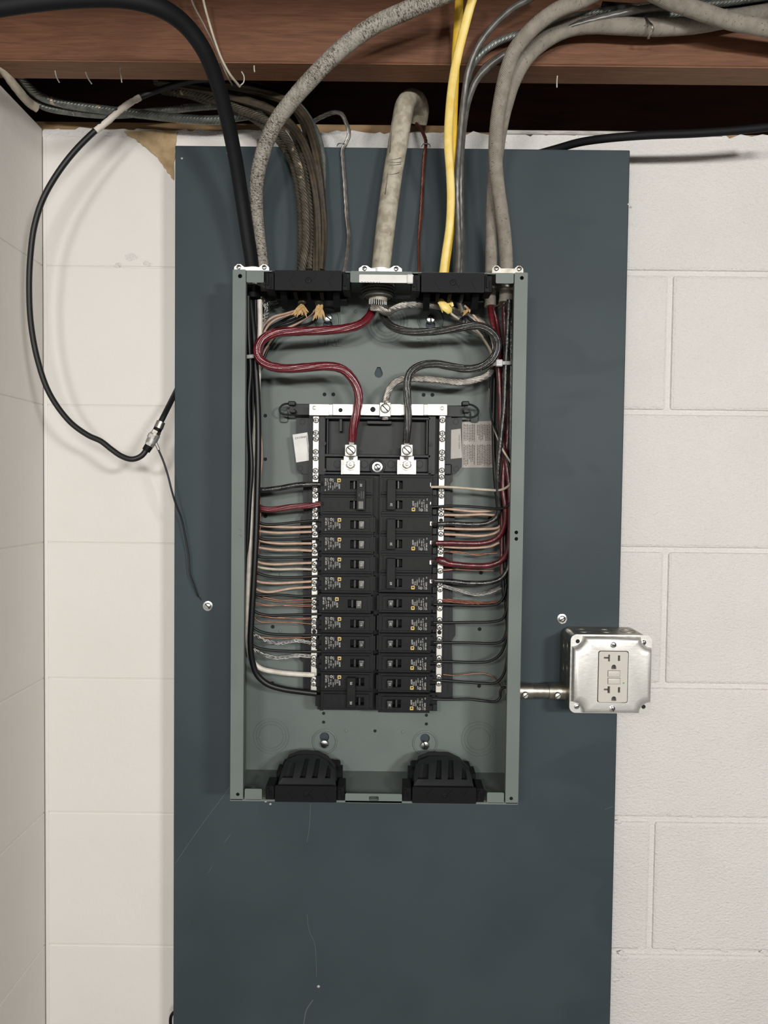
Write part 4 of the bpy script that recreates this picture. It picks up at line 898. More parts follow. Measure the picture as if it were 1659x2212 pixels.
wire('black taped thick wire on the right entering the double 60', 'blk_wrap', 3.5, [(1104, 660, -.066), (1104, 800, -.068), (1103, 950, -.066), (1102, 1080, -.053), (1101, 1180, -.053), (1098, 1225, -.054), (1084, 1248, -.054), (1060, 1258, -.053), (1015, 1260, -.0525), (975, 1256, -.052), (938, 1254, -.052, 2.8)], name='feeder_wire', group='taped wires on the right', sides=12, dents=.03)
for i, (pts, mt, r) in enumerate([([(1058, 840, -.030), (1060, 885, -.042), (1065, 915, -.050), (1075, 945, -.060), (1088, 975, -.072), (1107, 1004, -.075)], 'offwhite', 1.5), ([(1064, 700, -.034), (1063, 770, -.036), (1060, 850, -.043), (1062, 905, -.050), (1078, 945, -.062), (1092, 985, -.073), (1107, 1030, -.074)], 'blk_wire', 1.5),
        ([(1066, 690, -.035), (1068, 800, -.032), (1066, 900, -.032), (1068, 1010, -.035), (1074, 1080, -.04), (1082, 1140, -.045), (1086, 1230, -.05), (1089, 1300, -.052)], 'blk_wire', 2.6), ([(1100, 690, -.040), (1100, 850, -.036), (1098, 1000, -.036), (1096, 1150, -.04), (1096, 1270, -.045), (1098, 1380, -.05)], 'blk_wire', 3.2),
        ([(1090, 700, -.045), (1090, 850, -.042), (1090, 1000, -.042), (1090, 1150, -.046), (1092, 1270, -.05), (1095, 1340, -.052)], 'blk_wire', 2.6), ([(1107, 1040, -.066), (1106, 1150, -.062), (1103, 1260, -.06), (1100, 1360, -.058)], 'blk_wire', 2.2), ([(1062, 655, -.044), (1072, 690, -.042), (1082, 760, -.05), (1086, 850, -.052), (1083, 960, -.05), (1084, 1100, -.048), (1084, 1240, -.05)], 'red_wrap', 2.6)]):
    wire(['pale tan wire crossing the right bundle beside the paper label', 'black wire crossing the right bundle beside the paper label', 'black gutter wire nearest the back plate on the right', 'black gutter wire against the right side wall', 'black gutter wire in the middle of the right bundle', 'thin black gutter wire behind the right flange', 'dark red gutter wire deep in the right bundle'][i], mt, r, pts, name='gutter_wire', group='wires in the right gutter')

# ------------------------------------------------------------------ main conductors
wire('thick red taped main wire looping left down to the main lug', 'red', 5.7, [(806, 668, -.046), (797, 685, -.050), (780, 700, -.056), (750, 709, -.062), (700, 714, -.066), (640, 716, -.070), (597, 719, -.073), (570, 731, -.075), (557, 751, -.076), (559, 772, -.076), (577, 788, -.075), (612, 796, -.073), (660, 794, -.070), (705, 791, -.067), (738, 797, -.065), (758, 814, -.063), (771, 837, -.062), (775, 862, -.061), (771, 890, -.060), (764, 920, -.058), (761, 953, -.054, 5.2)], name='main_wire', sides=14, dents=.035, wob=.02)
wire('thick black taped main wire looping right down to the main lug', 'blk_tape', 5.0, [(825, 676, -.046), (834, 694, -.050), (850, 707, -.056), (880, 716, -.060), (920, 717, -.064), (965, 713, -.068), (1005, 706, -.071), (1035, 704, -.073), (1058, 714, -.075), (1073, 733, -.077), (1074, 755, -.078), (1062, 777, -.078), (1040, 792, -.076), (1010, 797, -.073), (975, 792, -.070), (940, 786, -.067), (908, 790, -.064), (888, 803, -.062), (880, 824, -.061), (880, 860, -.060), (882, 895, -.058), (880, 930, -.056), (877, 956, -.053, 4.6)], name='main_wire', sides=14, dents=.03, wob=.02)
for u, n in ((759, 'red'), (878, 'black')):
    b = B()
    for i in range(6): tube(b, upath([(u - 4 + i*1.8, 948, -.053), (u - 4 + i*1.8, 964, -.052)], .95, 2), 6)
    for i in range(4): tube(b, upath([(u - 4 + i*2.4, 984, -.051), (u - 4 + i*2.4, 992, -.050)], .95, 2), 6)
    tag(obj('wire_end', b, M['alu'], angle=80), 'bare strand ends of the %s main wire at its lug' % n, 'wire end')
strand_wire('bare aluminium neutral wire running behind right bundle to the strap', 'alu_warm', 3.5, 13, .95, .075, [(803, 664, -.062), (820, 667, -.066), (838, 676, -.062), (850, 668, -.058), (866, 661, -.056), (895, 658, -.054), (930, 659, -.050), (958, 664, -.044), (1000, 678, -.036), (1045, 700, -.036), (1068, 740, -.040), (1068, 785, -.048), (1055, 808, -.054), (1030, 820, -.056), (995, 826, -.056), (960, 822, -.054), (925, 819, -.052), (890, 818, -.050), (863, 821, -.050), (846, 833, -.050), (837, 852, -.051), (833, 868, -.052), (832, 884, -.050), (832, 906, -.047)], name='neutral_wire', fray=.16, core=.80)
b = B()
for k in range(6):      # strands gathered around the cable end, and the combed neutral strands above
    v = 657 + k*1.8; tube(b, upath([(795 + k, v, -.047), (800, v + 2, -.060), (816, v + 3, -.066), (832, v + 3 + k*.6, -.062), (842 + k*.7, v + 6, -.056)], 1.0, 5), 6)
for k in range(16):
    a = -PI*.05 + PI*1.1*k/15; c = P(816, 650, -.045); x = c.x - .0115*math.cos(a); y = -.045 - .0115*math.sin(a)
    tube(b, [(Vector((x, y, PZ(816, 649, -.045))), .0007), (Vector((x, y, PZ(816, 658, -.045))), .0007), (Vector((x*.98 + c.x*.02, y, PZ(816, 666, -.045))), .0007)], 5)
tag(obj('strand_collar', b, M['alu'], angle=80), 'silver strands combed around the stripped end of the service cable', 'wire end')

# ------------------------------------------------------------------ cables above the panel
def cable(name, label, mat, r, pts, flat=1.0, group=None, sides=14, dents=0.0, cat='cable', sub=8):
    return wire(label, mat, r, pts, name, cat, group, flat, sides, 0, dents, sub)
# service cable, centre
svc = cable('service_cable', 'fat pale grey service cable bending over at the top centre', 'service', 13.0, [(905, 268, .045, 11), (908, 240, .036, 12), (902, 219, .018, 12.5), (888, 211, -.004, 13), (876, 224, -.018, 13.5), (869, 255, -.024, 13.5), (858, 320, -.028, 13.3), (845, 400, -.032, 13.2), (833, 490, -.038, 13), (824, 570, -.045, 12.7), (820, 620, -.046, 12.4), (816, 651, -.046, 12.2)], .85, sides=20, dents=.012)
from mathutils.bvhtree import BVHTree
bv = BVHTree.FromPolygons([q.co + svc.location for q in svc.data.vertices], [list(p.vertices) for p in svc.data.polygons])
def surf(u, v):
    o = Vector((0, YC, ZC)); d = (P(u, v, 0) - o).normalized(); return bv.ray_cast(o, d)[0]
for (u0, v0, u1, v1) in ((842, 345, 866, 341), (842, 350, 867, 350), (840, 357, 866, 354), (838, 377, 862, 373), (846, 281, 842, 330), (838, 372, 832, 420)):
    pts = [surf(u0 + (u1-u0)*k/5, v0 + (v1-v0)*k/5 + (1.2*math.sin(PI*k/5))) for k in range(6)]
    if None not in pts:
        b = B(); tube(b, [(q, (.0002 + .0004*k/5)) for k, q in enumerate(pts)], 5); obj('scratch_mark', b, M['ink'], svc)
# thick black cable on the left
bc = cable('black_cable', 'thick black cable arching from the top left into the panel', 'blk_sheath', 10.2, [(-60, 22, -.255), (60, 4, -.245), (170, -6, -.235), (270, -4, -.222), (345, 16, -.205), (398, 52, -.185), (438, 104, -.165), (466, 168, -.142), (489, 250, -.115), (507, 335, -.09), (522, 425, -.068), (535, 510, -.056), (545, 575, -.052), (548, 620, -.052), (549, 645, -.052)], .8, sides=18)
cl = cable('cloth_cable', 'speckled grey cloth cable arching across the joist, left of centre', 'cloth', 9.6, [(1010, -34, -.165), (950, -8, -.162), (880, 22, -.156), (806, 56, -.148), (735, 108, -.138), (680, 162, -.126), (632, 216, -.112), (593, 270, -.096), (568, 330, -.080), (555, 390, -.066, 9.2), (554, 440, -.056, 8.6), (559, 500, -.048, 8.0), (567, 572, -.045, 8), (570, 625, -.045, 8)], .9, sides=18, dents=.012)
# handwriting-like print is part of the sheath material; old cables of the left bundle
GO = 'old cables bundled at the upper left'
def old(label, mat, r, pts, flat=.9): return cable('old_cable', label, mat, r, pts, flat, GO, 12, .03)
oc1 = old('old dark cable with tan patches, innermost of the bundle reaching down', 'old', 5.4, [(392, 196, .020), (430, 203, .016), (475, 220, .010), (525, 239, .004), (565, 255, -.004), (597, 277, -.014), (620, 303, -.022), (638, 340, -.028), (650, 385, -.034), (657, 430, -.038), (661, 485, -.042), (660, 530, -.046), (652, 582, -.050), (649, 622, -.052), (652, 656, -.056)])
oc2 = old('old dark cable, second from the inside of the bundle', 'old2', 5.6, [(345, 180, .024), (390, 186, .018), (440, 196, .012), (490, 206, .004), (545, 222, -.004), (600, 246, -.014), (640, 284, -.024), (664, 332, -.030), (676, 380, -.034), (684, 440, -.036), (686, 500, -.040), (683, 582, -.046), (682, 622, -.050), (690, 656, -.056)])
old('old brown ribbed cable, outermost thick one of the bundle', 'old2', 6.0, [(335, 176, .034), (400, 178, .026), (460, 180, .018), (520, 188, .010), (575, 202, .002), (625, 221, -.008), (658, 254, -.018), (677, 305, -.024), (687, 360, -.028), (693, 420, -.030), (697, 480, -.034), (696, 530, -.038), (691, 584, -.044)])
old('thin greenish braided cable at the right edge of the old bundle', 'braid', 3.6, [(600, 205, .010), (640, 222, .002), (668, 255, -.006), (687, 292, -.012), (697, 332, -.015), (699, 372, -.018), (698, 420, -.022), (699, 480, -.028), (697, 584, -.036)])
old('old humped dark cable highest over the bundle', 'old2', 6.0, [(455, 190, .030), (505, 180, .024), (548, 184, .018), (592, 198, .012), (628, 222, .004), (655, 262, -.004), (668, 310, -.010), (676, 370, -.014), (682, 440, -.018), (688, 520, -.026), (688, 584, -.036)])
old('old tan-stained cable entering the bundle from the joist', 'old', 5.4, [(340, 172, .046), (385, 178, .040), (430, 184, .034), (480, 192, .028), (530, 210, .020), (580, 235, .010), (620, 268, -.004), (645, 312, -.014), (660, 370, -.020), (668, 440, -.026), (672, 520, -.032), (668, 584, -.042)])
old('dark hairy cable between the tan patched cables', 'old', 5.2, [(350, 196, .030), (410, 206, .026), (460, 222, .022), (505, 236, .016), (548, 256, .010), (585, 285, .0), (615, 320, -.010), (636, 365, -.018), (646, 420, -.024), (652, 490, -.032), (650, 584, -.042)])
cable('braided_cable', 'silvery braided cable sagging from the left wall to the bundle', 'braid', 5.8, [(-25, 70, -.075), (15, 130, -.050), (50, 176, -.022), (88, 208, .004), (130, 222, .016), (200, 234, .022), (300, 246, .022), (400, 257, .022), (470, 259, .022), (530, 250, .022), (590, 246, .020)], .95, 'braided cables from the left wall', 12, .02)
cable('braided_cable', 'lower braided cable with tan stains along the wall top', 'braid', 5.2, [(60, 208, .010), (95, 230, .022), (150, 241, .030), (230, 248, .032), (310, 244, .034), (380, 236, .034), (440, 230, .034), (500, 228, .032), (570, 236, .030)], .95, 'braided cables from the left wall', 12, .02)
cable('painted_cable', 'white-painted cable running along the left wall top', 'offwhite', 6.2, [(-20, 118, -.082), (8, 152, -.060), (30, 183, -.036), (50, 208, -.014), (66, 224, .006), (80, 233, .014)], .9, None, 12, .05)
# coaxial cable loop with its splice and thin ground wire
cx = cable('coax_cable', 'thin black coaxial cable hanging in a loop at the left', 'blk_coax', 3.7, [(470, 170, -.018), (430, 172, -.014), (390, 180, -.012), (345, 194, -.010), (305, 209, -.012), (262, 236, -.018), (205, 283, -.028), (160, 328, -.036), (122, 378, -.040), (92, 432, -.042), (74, 490, -.040), (66, 550, -.038), (63, 620, -.036), (67, 700, -.036), (82, 780, -.036), (107, 850, -.036), (150, 910, -.036), (190, 940, -.036), (218, 953, -.036), (240, 970, -.036), (262, 985, -.036), (285, 992, -.036), (305, 985, -.034), (319, 968, -.032)])
b = B(); pth = upath([(303, 210, -.0122), (280, 223, -.0155), (258, 239, -.0187), (232, 262, -.0235), (206, 283, -.0282)], 3.95, 8); tube(b, pth, 12, 1, .06, .06); obj('paint_splash', b, M['paintwhite'], cx, angle=60)
b = B(); sp_ = thing('coax_splice', 'grey coaxial grounding splice with metal ends at the loop bottom', 'connector', P(335, 941, -.030))
def seg(name, pts, r0, r1, mat, n=18):
    b = B(); a, c = P(*pts[0]), P(*pts[1]); cyl(b, a, c, r0, r1, n); return obj(name, b, mat, sp_)
seg('sleeve', [(315, 974, -.0325), (322, 963, -.0318)], .0052, .0056, M['plastic']); seg('threaded_nut', [(322, 963, -.0318), (326, 956, -.0312)], .0064, .0064, M['diecast'], 6)
seg('splice_body', [(325, 958, -.0313), (335, 938, -.0295)], .0070, .0070, M['diecast']); seg('splice_body', [(329, 948, -.0305), (333, 940, -.03)], .0078, .0078, M['diecast'], 6)
seg('threaded_nut', [(335, 938, -.0295), (339, 931, -.029)], .0064, .0062, M['galv_dark'], 6); seg('sleeve', [(339, 931, -.029), (343, 922, -.028)], .0055, .0055, M['plastic']); seg('ferrule', [(342, 925, -.0282), (348, 911, -.027)], .0060, .0056, M['galv_dark'])
b = B(); cyl(b, P(333, 950, -.030), P(343, 972, -.030), .0026, .0020, 8); obj('ground_lug', b, M['diecast'], sp_)
cable('coax_cable', 'short black coaxial cable from the splice to behind the board', 'blk_coax', 3.7, [(346, 914, -.027), (354, 898, -.022), (366, 874, -.008), (379, 848, .012), (392, 822, .032), (400, 806, .036)])
cable('ground_wire', 'thin black ground wire dangling from splice over the board', 'blk_coax', 1.35, [(342, 971, -.030), (346, 980, -.030), (353, 997, -.030), (363, 1028, -.028), (371, 1060, -.026), (380, 1090, -.022), (391, 1118, -.016), (400, 1160, -.012), (407, 1200, -.010), (410, 1238, -.010), (418, 1262, -.008), (426, 1284, -.006), (429, 1289, -.005, .7), (433, 1293, -.004, .5), (434, 1297, -.003, .4)], cat='wire', sides=8)
# thin white pair over the joist
cable('bell_wire', 'thin white wire crossing the joist beside the black cable', 'offwhite', 1.5, [(434, -25, -.125), (441, 8, -.118), (450, 42, -.112), (464, 88, -.104), (480, 130, -.096), (497, 161, -.088), (518, 187, -.070)], cat='wire', group='thin white wires over the joist', sides=8)
cable('bell_wire', 'fainter greyed thin wire left of the white one', 'cloth_plain', 1.1, [(405, -25, -.115), (420, 15, -.110), (440, 52, -.104), (462, 95, -.098), (480, 138, -.092), (489, 160, -.088), (502, 183, -.070)], cat='wire', group='thin white wires over the joist', sides=8)
# stranded ground wires stapled at the board top
strand_wire('bare grey stranded ground wire left of the service cable', 'alu_warm', 1.9, 7, .95, .075, [(660, 276, .030), (676, 263, .022), (700, 250, .010), (722, 243, .0), (738, 247, -.004), (748, 266, -.005), (754, 290, -.005), (748, 308, -.004), (740, 322, -.004), (741, 350, -.005), (746, 420, -.007), (749, 470, -.009), (753, 505, -.012), (751, 540, -.018), (743, 590, -.030), (738, 625, -.036)], name='ground_wire', fray=.1)
strand_wire('reddish copper stranded ground wire right of the service cable', 'copper_red', 1.6, 6, .8, .05, [(896, 262, .045), (904, 272, .030), (914, 288, .012), (920, 306, .0), (919, 320, -.004), (916, 350, -.005), (912, 420, -.007), (909, 470, -.009), (905, 520, -.014), (906, 590, -.030), (908, 622, -.036)], name='ground_wire', fray=.05)
for (u, v, lab) in ((737, 313, 'wire staple over the grey ground wire at board top'), (920, 314, 'wire staple over the copper ground wire at board top')):
    b = B(); tube(b, upath([(u - 9, v + 3, .001), (u - 8, v, -.004), (u - 4, v - 3, -.008), (u + 5, v - 3, -.008), (u + 9, v, -.004), (u + 9, v + 3, .001)], .7, 5), 6); tag(obj('staple', b, M['zinc']), lab, 'staple')
# yellow pair
cable('yellow_cable', 'front pale yellow cable hanging right of the service cable', 'yellow', 5.2, [(1036, -40, -.150), (1020, 0, -.146), (1006, 50, -.140), (991, 110, -.130), (979, 170, -.118), (971, 240, -.100), (968, 310, -.084), (972, 370, -.072), (974, 430, -.062), (971, 490, -.054), (963, 545, -.050), (957, 590, -.050), (952, 632, -.052), (957, 650, -.056), (966, 668, -.058)], .55, None, 14)
cable('yellow_cable', 'rear deeper yellow cable half hidden behind the pale one', 'yellow_deep', 5.2, [(993, -40, -.118), (992, 0, -.116), (989, 60, -.110), (985, 120, -.104), (981, 200, -.092), (979, 260, -.080), (979, 320, -.068), (981, 380, -.056), (978, 440, -.048), (973, 500, -.043), (966, 550, -.040), (961, 590, -.040), (962, 632, -.042)], .6, None, 14)
# grey sheen cables right of yellow
GG = 'grey cables at the upper right'
def gc(label, mat, r, pts, flat=.9): return cable('grey_cable', label, mat, r, pts, flat, GG, 14, .015)
d1 = gc('slim grey cable looping up and right beside the yellow pair', 'greysheen', 3.9, [(1200, -40, -.135), (1150, -6, -.130), (1105, 20, -.124), (1062, 60, -.116), (1030, 105, -.108), (1011, 155, -.100), (1003, 205, -.092), (997, 260, -.082), (991, 330, -.070), (987, 400, -.058), (989, 470, -.052), (991, 540, -.050), (989, 590, -.050), (987, 636, -.052), (996, 660, -.055), (1004, 684, -.058)])
gc('slim dark cable behind, joining the grey bundle over the joist', 'greysheen', 4.2, [(1470, 14, -.118), (1400, 18, -.116), (1320, 34, -.114), (1230, 58, -.112), (1160, 88, -.108), (1100, 113, -.104), (1060, 140, -.098), (1030, 172, -.092), (1012, 215, -.084), (1003, 260, -.074), (997, 320, -.060), (994, 400, -.046), (995, 480, -.040), (994, 590, -.038)])
gc('silvery dark cable rising highest in the slim group', 'braid', 4.4, [(1660, -8, -.108), (1560, 6, -.106), (1440, 12, -.104), (1340, 20, -.102), (1255, 34, -.101), (1180, 60, -.100), (1120, 74, -.099), (1065, 96, -.098), (1034, 122, -.096), (1016, 150, -.090), (1006, 195, -.078), (1000, 250, -.064), (996, 320, -.050), (995, 400, -.036), (996, 500, -.030), (996, 590, -.028)])
gc('blackish slim cable filling between the slim grey cables', 'old2', 4.6, [(1330, 46, -.104), (1230, 70, -.102), (1140, 96, -.100), (1080, 124, -.096), (1045, 150, -.092), (1022, 185, -.086), (1006, 230, -.076), (996, 290, -.062), (990, 380, -.046), (993, 590, -.032)])
g1 = cable('cloth_cable', 'front grey cloth cable curving up right into the joist bay', 'cloth_plain', 8.6, [(1330, -40, -.150), (1262, -2, -.146), (1200, 24, -.141), (1148, 64, -.135), (1112, 108, -.128), (1095, 152, -.120), (1084, 200, -.110), (1074, 262, -.098), (1070, 330, -.086), (1075, 400, -.074), (1083, 455, -.066), (1090, 510, -.058), (1094, 575, -.053), (1093, 640, -.054), (1091, 655, -.055)], .9, None, 16, .012)
cable('cloth_cable', 'rear grey cloth cable sweeping right along the joist', 'cloth_plain', 9.8, [(1720, 18, -.100), (1640, 30, -.102), (1570, 42, -.104), (1500, 54, -.106), (1420, 59, -.107), (1340, 56, -.107), (1275, 54, -.107), (1225, 62, -.107), (1178, 86, -.107), (1138, 122, -.106), (1112, 165, -.103), (1094, 215, -.096), (1082, 270, -.084, 9), (1072, 340, -.066, 8.4), (1064, 420, -.052, 8), (1062, 500, -.046, 8), (1061, 580, -.044, 8), (1058, 640, -.046, 8), (1059, 662, -.048, 7.6)], .9, None, 16, .012)
cable('cloth_cable', 'upper grey cloth cable crossing the top right corner', 'cloth_plain', 9.4, [(1360, -46, -.150), (1430, -6, -.142), (1505, 22, -.134), (1580, 46, -.128), (1660, 62, -.124), (1740, 76, -.122)], .9, None, 16, .012)
cable('dark_cable', 'dark braided cable behind the grey cables at top right', 'braid', 5.4, [(1240, 50, -.096), (1300, 38, -.096), (1390, 32, -.096), (1490, 32, -.096), (1590, 26, -.096), (1700, 10, -.096)], .9, 'dark cables at the top right', 12)
cable('dark_cable', 'blackish cable uppermost along the joist at top right', 'blk_sheath', 5.4, [(1300, 14, -.094), (1400, 20, -.094), (1500, 18, -.094), (1600, 14, -.094), (1720, 12, -.094)], .9, 'dark cables at the top right', 12)
b = B(); tube(b, upath([(1393, 36, -.112), (1400, 46, -.118), (1409, 56, -.122), (1410, 66, -.120), (1402, 76, -.116), (1401, 83, -.110)], 1.6, 6), 8, .5); tag(obj('cable_staple', b, M['galv_dark']), 'dark hooked staple holding the grey cable to the joist', 'staple')
cable('black_cable', 'black cable running from behind the board to upper right', 'blk_sheath', 5.4, [(1110, 345, .036), (1160, 333, .036), (1200, 322, .030), (1250, 308, .014), (1310, 299, -.004), (1400, 292, -.016), (1500, 288, -.020), (1600, 281, -.024), (1700, 270, -.026)], .9, None, 12)

cable('black_cable', 'small black cable curl peeking out behind the board bottom left', 'blk_sheath', 2.2, [(392, 2188, .035), (380, 2184, .030), (371, 2192, .028), (368, 2206, .028), (372, 2230, .03)], 1.0, None, 10)

# torn sheath ends inside the box, and conductors leaving them
def tuft(parent, u, v, y, n, L, mat, spread, down=(0, 1)):
    b = B()
    for i in range(n):
        a = random.uniform(-spread, spread); l_ = L*random.uniform(.6, 1.15); w_ = random.uniform(2.5, 5)
        p0 = P(u + random.uniform(-6, 6), v + random.uniform(-3, 3), y - random.uniform(0, .007)); p1 = P(u + random.uniform(-6, 6) + math.sin(a)*l_, v + math.cos(a)*l_, y - random.uniform(.002, .010))
        tube(b, [(p0, w_*.0003), (p0.lerp(p1, .5) + Vector((random.uniform(-.001, .001), -.002, 0)), w_*.00045), (p1, .0004)], 5, .35)
    return obj('torn_paper', b, M[mat], parent)
tuft(oc1, 651, 660, -.058, 16, 24, 'paper', .7); tuft(oc2, 690, 660, -.058, 18, 32, 'paper', .45)
condL = [('tan', 1.5, [(642, 670, -.056), (615, 678, -.050), (590, 685, -.046), (572, 700, -.045), (563, 725, -.044), (561, 780, -.044)], 'upper tan wire arching from torn cable end to left gutter'),
         ('tan', 1.5, [(644, 674, -.055), (618, 682, -.048), (596, 690, -.043), (577, 706, -.040), (566, 735, -.040), (562, 790, -.040)], 'lower tan wire arching from torn cable end to left gutter'),
         ('blk_wire', 1.8, [(655, 680, -.052), (630, 692, -.044), (605, 700, -.040), (582, 715, -.036), (568, 750, -.036), (561, 800, -.036)], 'black wire arching from the first torn cable end'),
         ('blk_wire', 1.8, [(676, 672, -.052), (655, 688, -.042), (625, 702, -.036), (596, 712, -.032), (572, 745, -.032), (560, 800, -.032)], 'black wire arching behind the red main wire'),
         ('blk_wire', 1.8, [(690, 682, -.050), (672, 698, -.038), (640, 708, -.032), (602, 720, -.028), (578, 755, -.028), (563, 800, -.03)], 'lowest black wire arching from the second torn cable end'),
         ('tan', 1.5, [(683, 668, -.056), (668, 682, -.046), (640, 700, -.038), (605, 716, -.034), (583, 740, -.032), (568, 765, -.034), (560, 800, -.036)], 'tan wire from the second torn cable end'),
         ('blk_wire', 1.8, [(664, 655, -.040), (645, 675, -.034), (612, 692, -.030), (585, 708, -.028), (566, 740, -.028), (559, 790, -.030)], 'black wire behind the torn cable ends')]
for mt, r, pts, lab in condL: wire(lab, mt, r, pts, name='conductor', group='conductors arching to the left gutter')
strand_wire('silver strand skein beside the white feeder at upper left', 'alu', 3.2, 14, .42, .05, [(562, 644, -.046), (570, 652, -.048), (577, 664, -.050), (574, 680, -.052), (566, 694, -.052), (561, 706, -.050)], fray=.5)
strand_wire('silver strands on the back plate behind the left clamp', 'alu', 2.2, 6, .45, .2, [(580, 655, -.020), (600, 652, -.018), (625, 650, -.016), (660, 650, -.014)], fray=.4)
yc = [o for o in COL.objects if o.get('label', '').startswith('front pale yellow')][0]
b = B()
tube(b, [(P(948, 634, -.056), .002), (P(953, 652, -.062), .0045), (P(962, 664, -.064), .0055), (P(972, 672, -.062), .0045), (P(974, 676, -.06), .002)], 8, .35, 0, .12)
tube(b, [(P(950, 645, -.058), .003), (P(953, 660, -.060), .0025), (P(956, 675, -.060), .0004)], 6, .3); tube(b, [(P(966, 655, -.058), .003), (P(974, 652, -.060), .0035), (P(978, 662, -.060), .0015)], 6, .4)
obj('torn_sheath', b, M['yellow'], yc, angle=60)
wire('pale wire from the torn yellow sheath going down right', 'offwhite', 1.6, [(968, 672, -.056), (983, 684, -.054), (1000, 694, -.050), (1020, 706, -.044), (1040, 725, -.040), (1055, 748, -.038), (1064, 765, -.04)], name='conductor', group='conductors right of the yellow cable')
wire('pale tan wire curving along the right back plate', 'offwhite', 1.5, [(1020, 712, -.030), (1035, 722, -.030), (1050, 742, -.030), (1060, 762, -.032), (1066, 790, -.034)], name='conductor', group='conductors right of the yellow cable')
wire('orange tan wire from the slim grey cable end', 'tan', 1.5, [(1003, 660, -.058), (1012, 668, -.057), (1022, 680, -.055), (1034, 694, -.052), (1050, 712, -.046)], name='conductor', group='conductors right of the yellow cable')
wire('black wire from the slim grey cable end', 'blk_wire', 1.8, [(1000, 676, -.056), (1015, 690, -.052), (1035, 702, -.046), (1055, 730, -.040), (1066, 780, -.036)], name='conductor', group='conductors right of the yellow cable')
b = B(); tube(b, upath([(985, 637, -.054), (993, 655, -.056), (1001, 676, -.059)], 3.9, 6), 12); obj('metal_foil', b, M['alu'], d1, angle=80)
tuft(d1, 1004, 684, -.059, 10, 16, 'blk_sheath', 1.2); tuft(d1, 1010, 668, -.058, 6, 14, 'paper', .9); tuft(g1, 1086, 655, -.056, 12, 18, 'old2', 1.0)
# cable ties
def tie_strap(pts, label, head=None):
    b = B(); t = thing('cable_tie', label, 'cable tie', P(*pts[len(pts)//2][:3])); tube(b, upath(pts, 2.3, 6), 8, .3); obj('strap', b, M['tie'], t, angle=60)
    if head:
        b = B(); u, v, y = head; ubox(b, u - 7, v - 7, u + 7, v + 8, y, y + .005, .001); ubox(b, u - 3, v - 4, u + 3, v + 2, y - .0006, y + .002, .0003); obj('tie_head', b, M['tie'], t)
tie_strap([(527, 772, -.058), (531, 771, -.0700), (540, 770, -.0715), (549, 769, -.070), (556, 768, -.066)], 'grey cable tie around the left bundle below the red loop')
tie_strap([(1060, 788, -.066), (1068, 786, -.076), (1079, 784, -.080), (1092, 784, -.079), (1104, 784, -.076), (1108, 784, -.066)], 'grey cable tie with square head around the right bundle', (1079, 783, -.0845))

# ------------------------------------------------------------------ outlet box with conduit nipple
YO = -.056
ob = thing('outlet_box', 'square galvanised steel outlet box right of the breaker panel', 'outlet box', P(1318, 1456, -.002))
a, c = P(1234, 1371, YO), P(1404, 1541, YO); ox0, ox1, oz0, oz1 = a.x, c.x, c.z, a.z; ocx, ocz = (ox0+ox1)/2, (oz0+oz1)/2
b = B(); plate(b, rrect(ox0, oz0, ox1, oz1, .012, 6), [], YO + .002, -.0005); obj('box_body', b, M['galv_dark'], ob)
for dx in (-.03, 0, .03):
    b = B(); lathe(b, (ocx + dx, (YO - .002)/2, oz1), (0, 0, 1), [(.0105, -.0002), (.0105, .0004), (.0095, .0004), (.0095, -.0002)], 20); obj('knockout', b, M['galv_dark'], ob)
    b = B(); lathe(b, (ox0, YO/2, ocz + dx), (-1, 0, 0), [(.0105, -.0002), (.0105, .0004), (.0095, .0004), (.0095, -.0002)], 20); obj('knockout', b, M['galv_dark'], ob)
def notch(x0, z0, x1, z1, n, r):
    """square outline with concave quarter-circle corners, rounded"""
    pts = []
    for (cx, cz, a0) in ((x1, z1, PI*1.5), (x0, z1, 0), (x0, z0, PI/2), (x1, z0, PI)):
        arc = []
        for i in range(7):
            aa = a0 - PI/2*i/6 if False else a0 + 0
        sx = -1 if cx == x1 else 1; sz = -1 if cz == z1 else 1
        arc = [(cx + sx*r*math.cos(t), cz + sz*r*math.sin(t)) for t in [PI/2*i/8 for i in range(9)]]
        if (sx, sz) in ((-1, -1), (1, 1)): arc = arc[::-1] if (sx, sz) == (-1, -1) else arc[::-1]
        pts.append(arc)
    order = []
    # counter-clockwise: top right (from right side to top), top left, bottom left, bottom right
    tr, tl, bl, br = pts
    tr = sorted(tr, key=lambda p: p[1]); tl = sorted(tl, key=lambda p: -p[1]); bl = sorted(bl, key=lambda p: -p[1]); br = sorted(br, key=lambda p: p[1])
    return tr + tl + bl + br
b = B()
gx0, gz1 = P(1294, 1407, YO - .010).x, P(1294, 1407, YO - .010).z; gx1, gz0 = P(1354, 1517, YO - .010).x, P(1354, 1517, YO - .010).z
mt = .004
plate(b, rrect(ox0 - .0005, oz0 - .0005, ox1 + .0005, oz1 + .0005, .008, 6), [circ(ox0 + .0085, oz1 - .0085, .0028, 12), circ(ox1 - .0085, oz0 + .0085, .0028, 12)], YO, YO + .0018)
cov = obj('cover_flange', b, M['galv'], ob)
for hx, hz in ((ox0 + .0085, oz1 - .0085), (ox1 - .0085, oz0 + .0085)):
    b = B(); cyl(b, (hx, YO + .0012, hz), (hx, YO + .0026, hz), .0031, None, 12); obj('corner_hole_shade', b, M['hole'], cov)  # black disc behind each corner hole, its shade given by colour
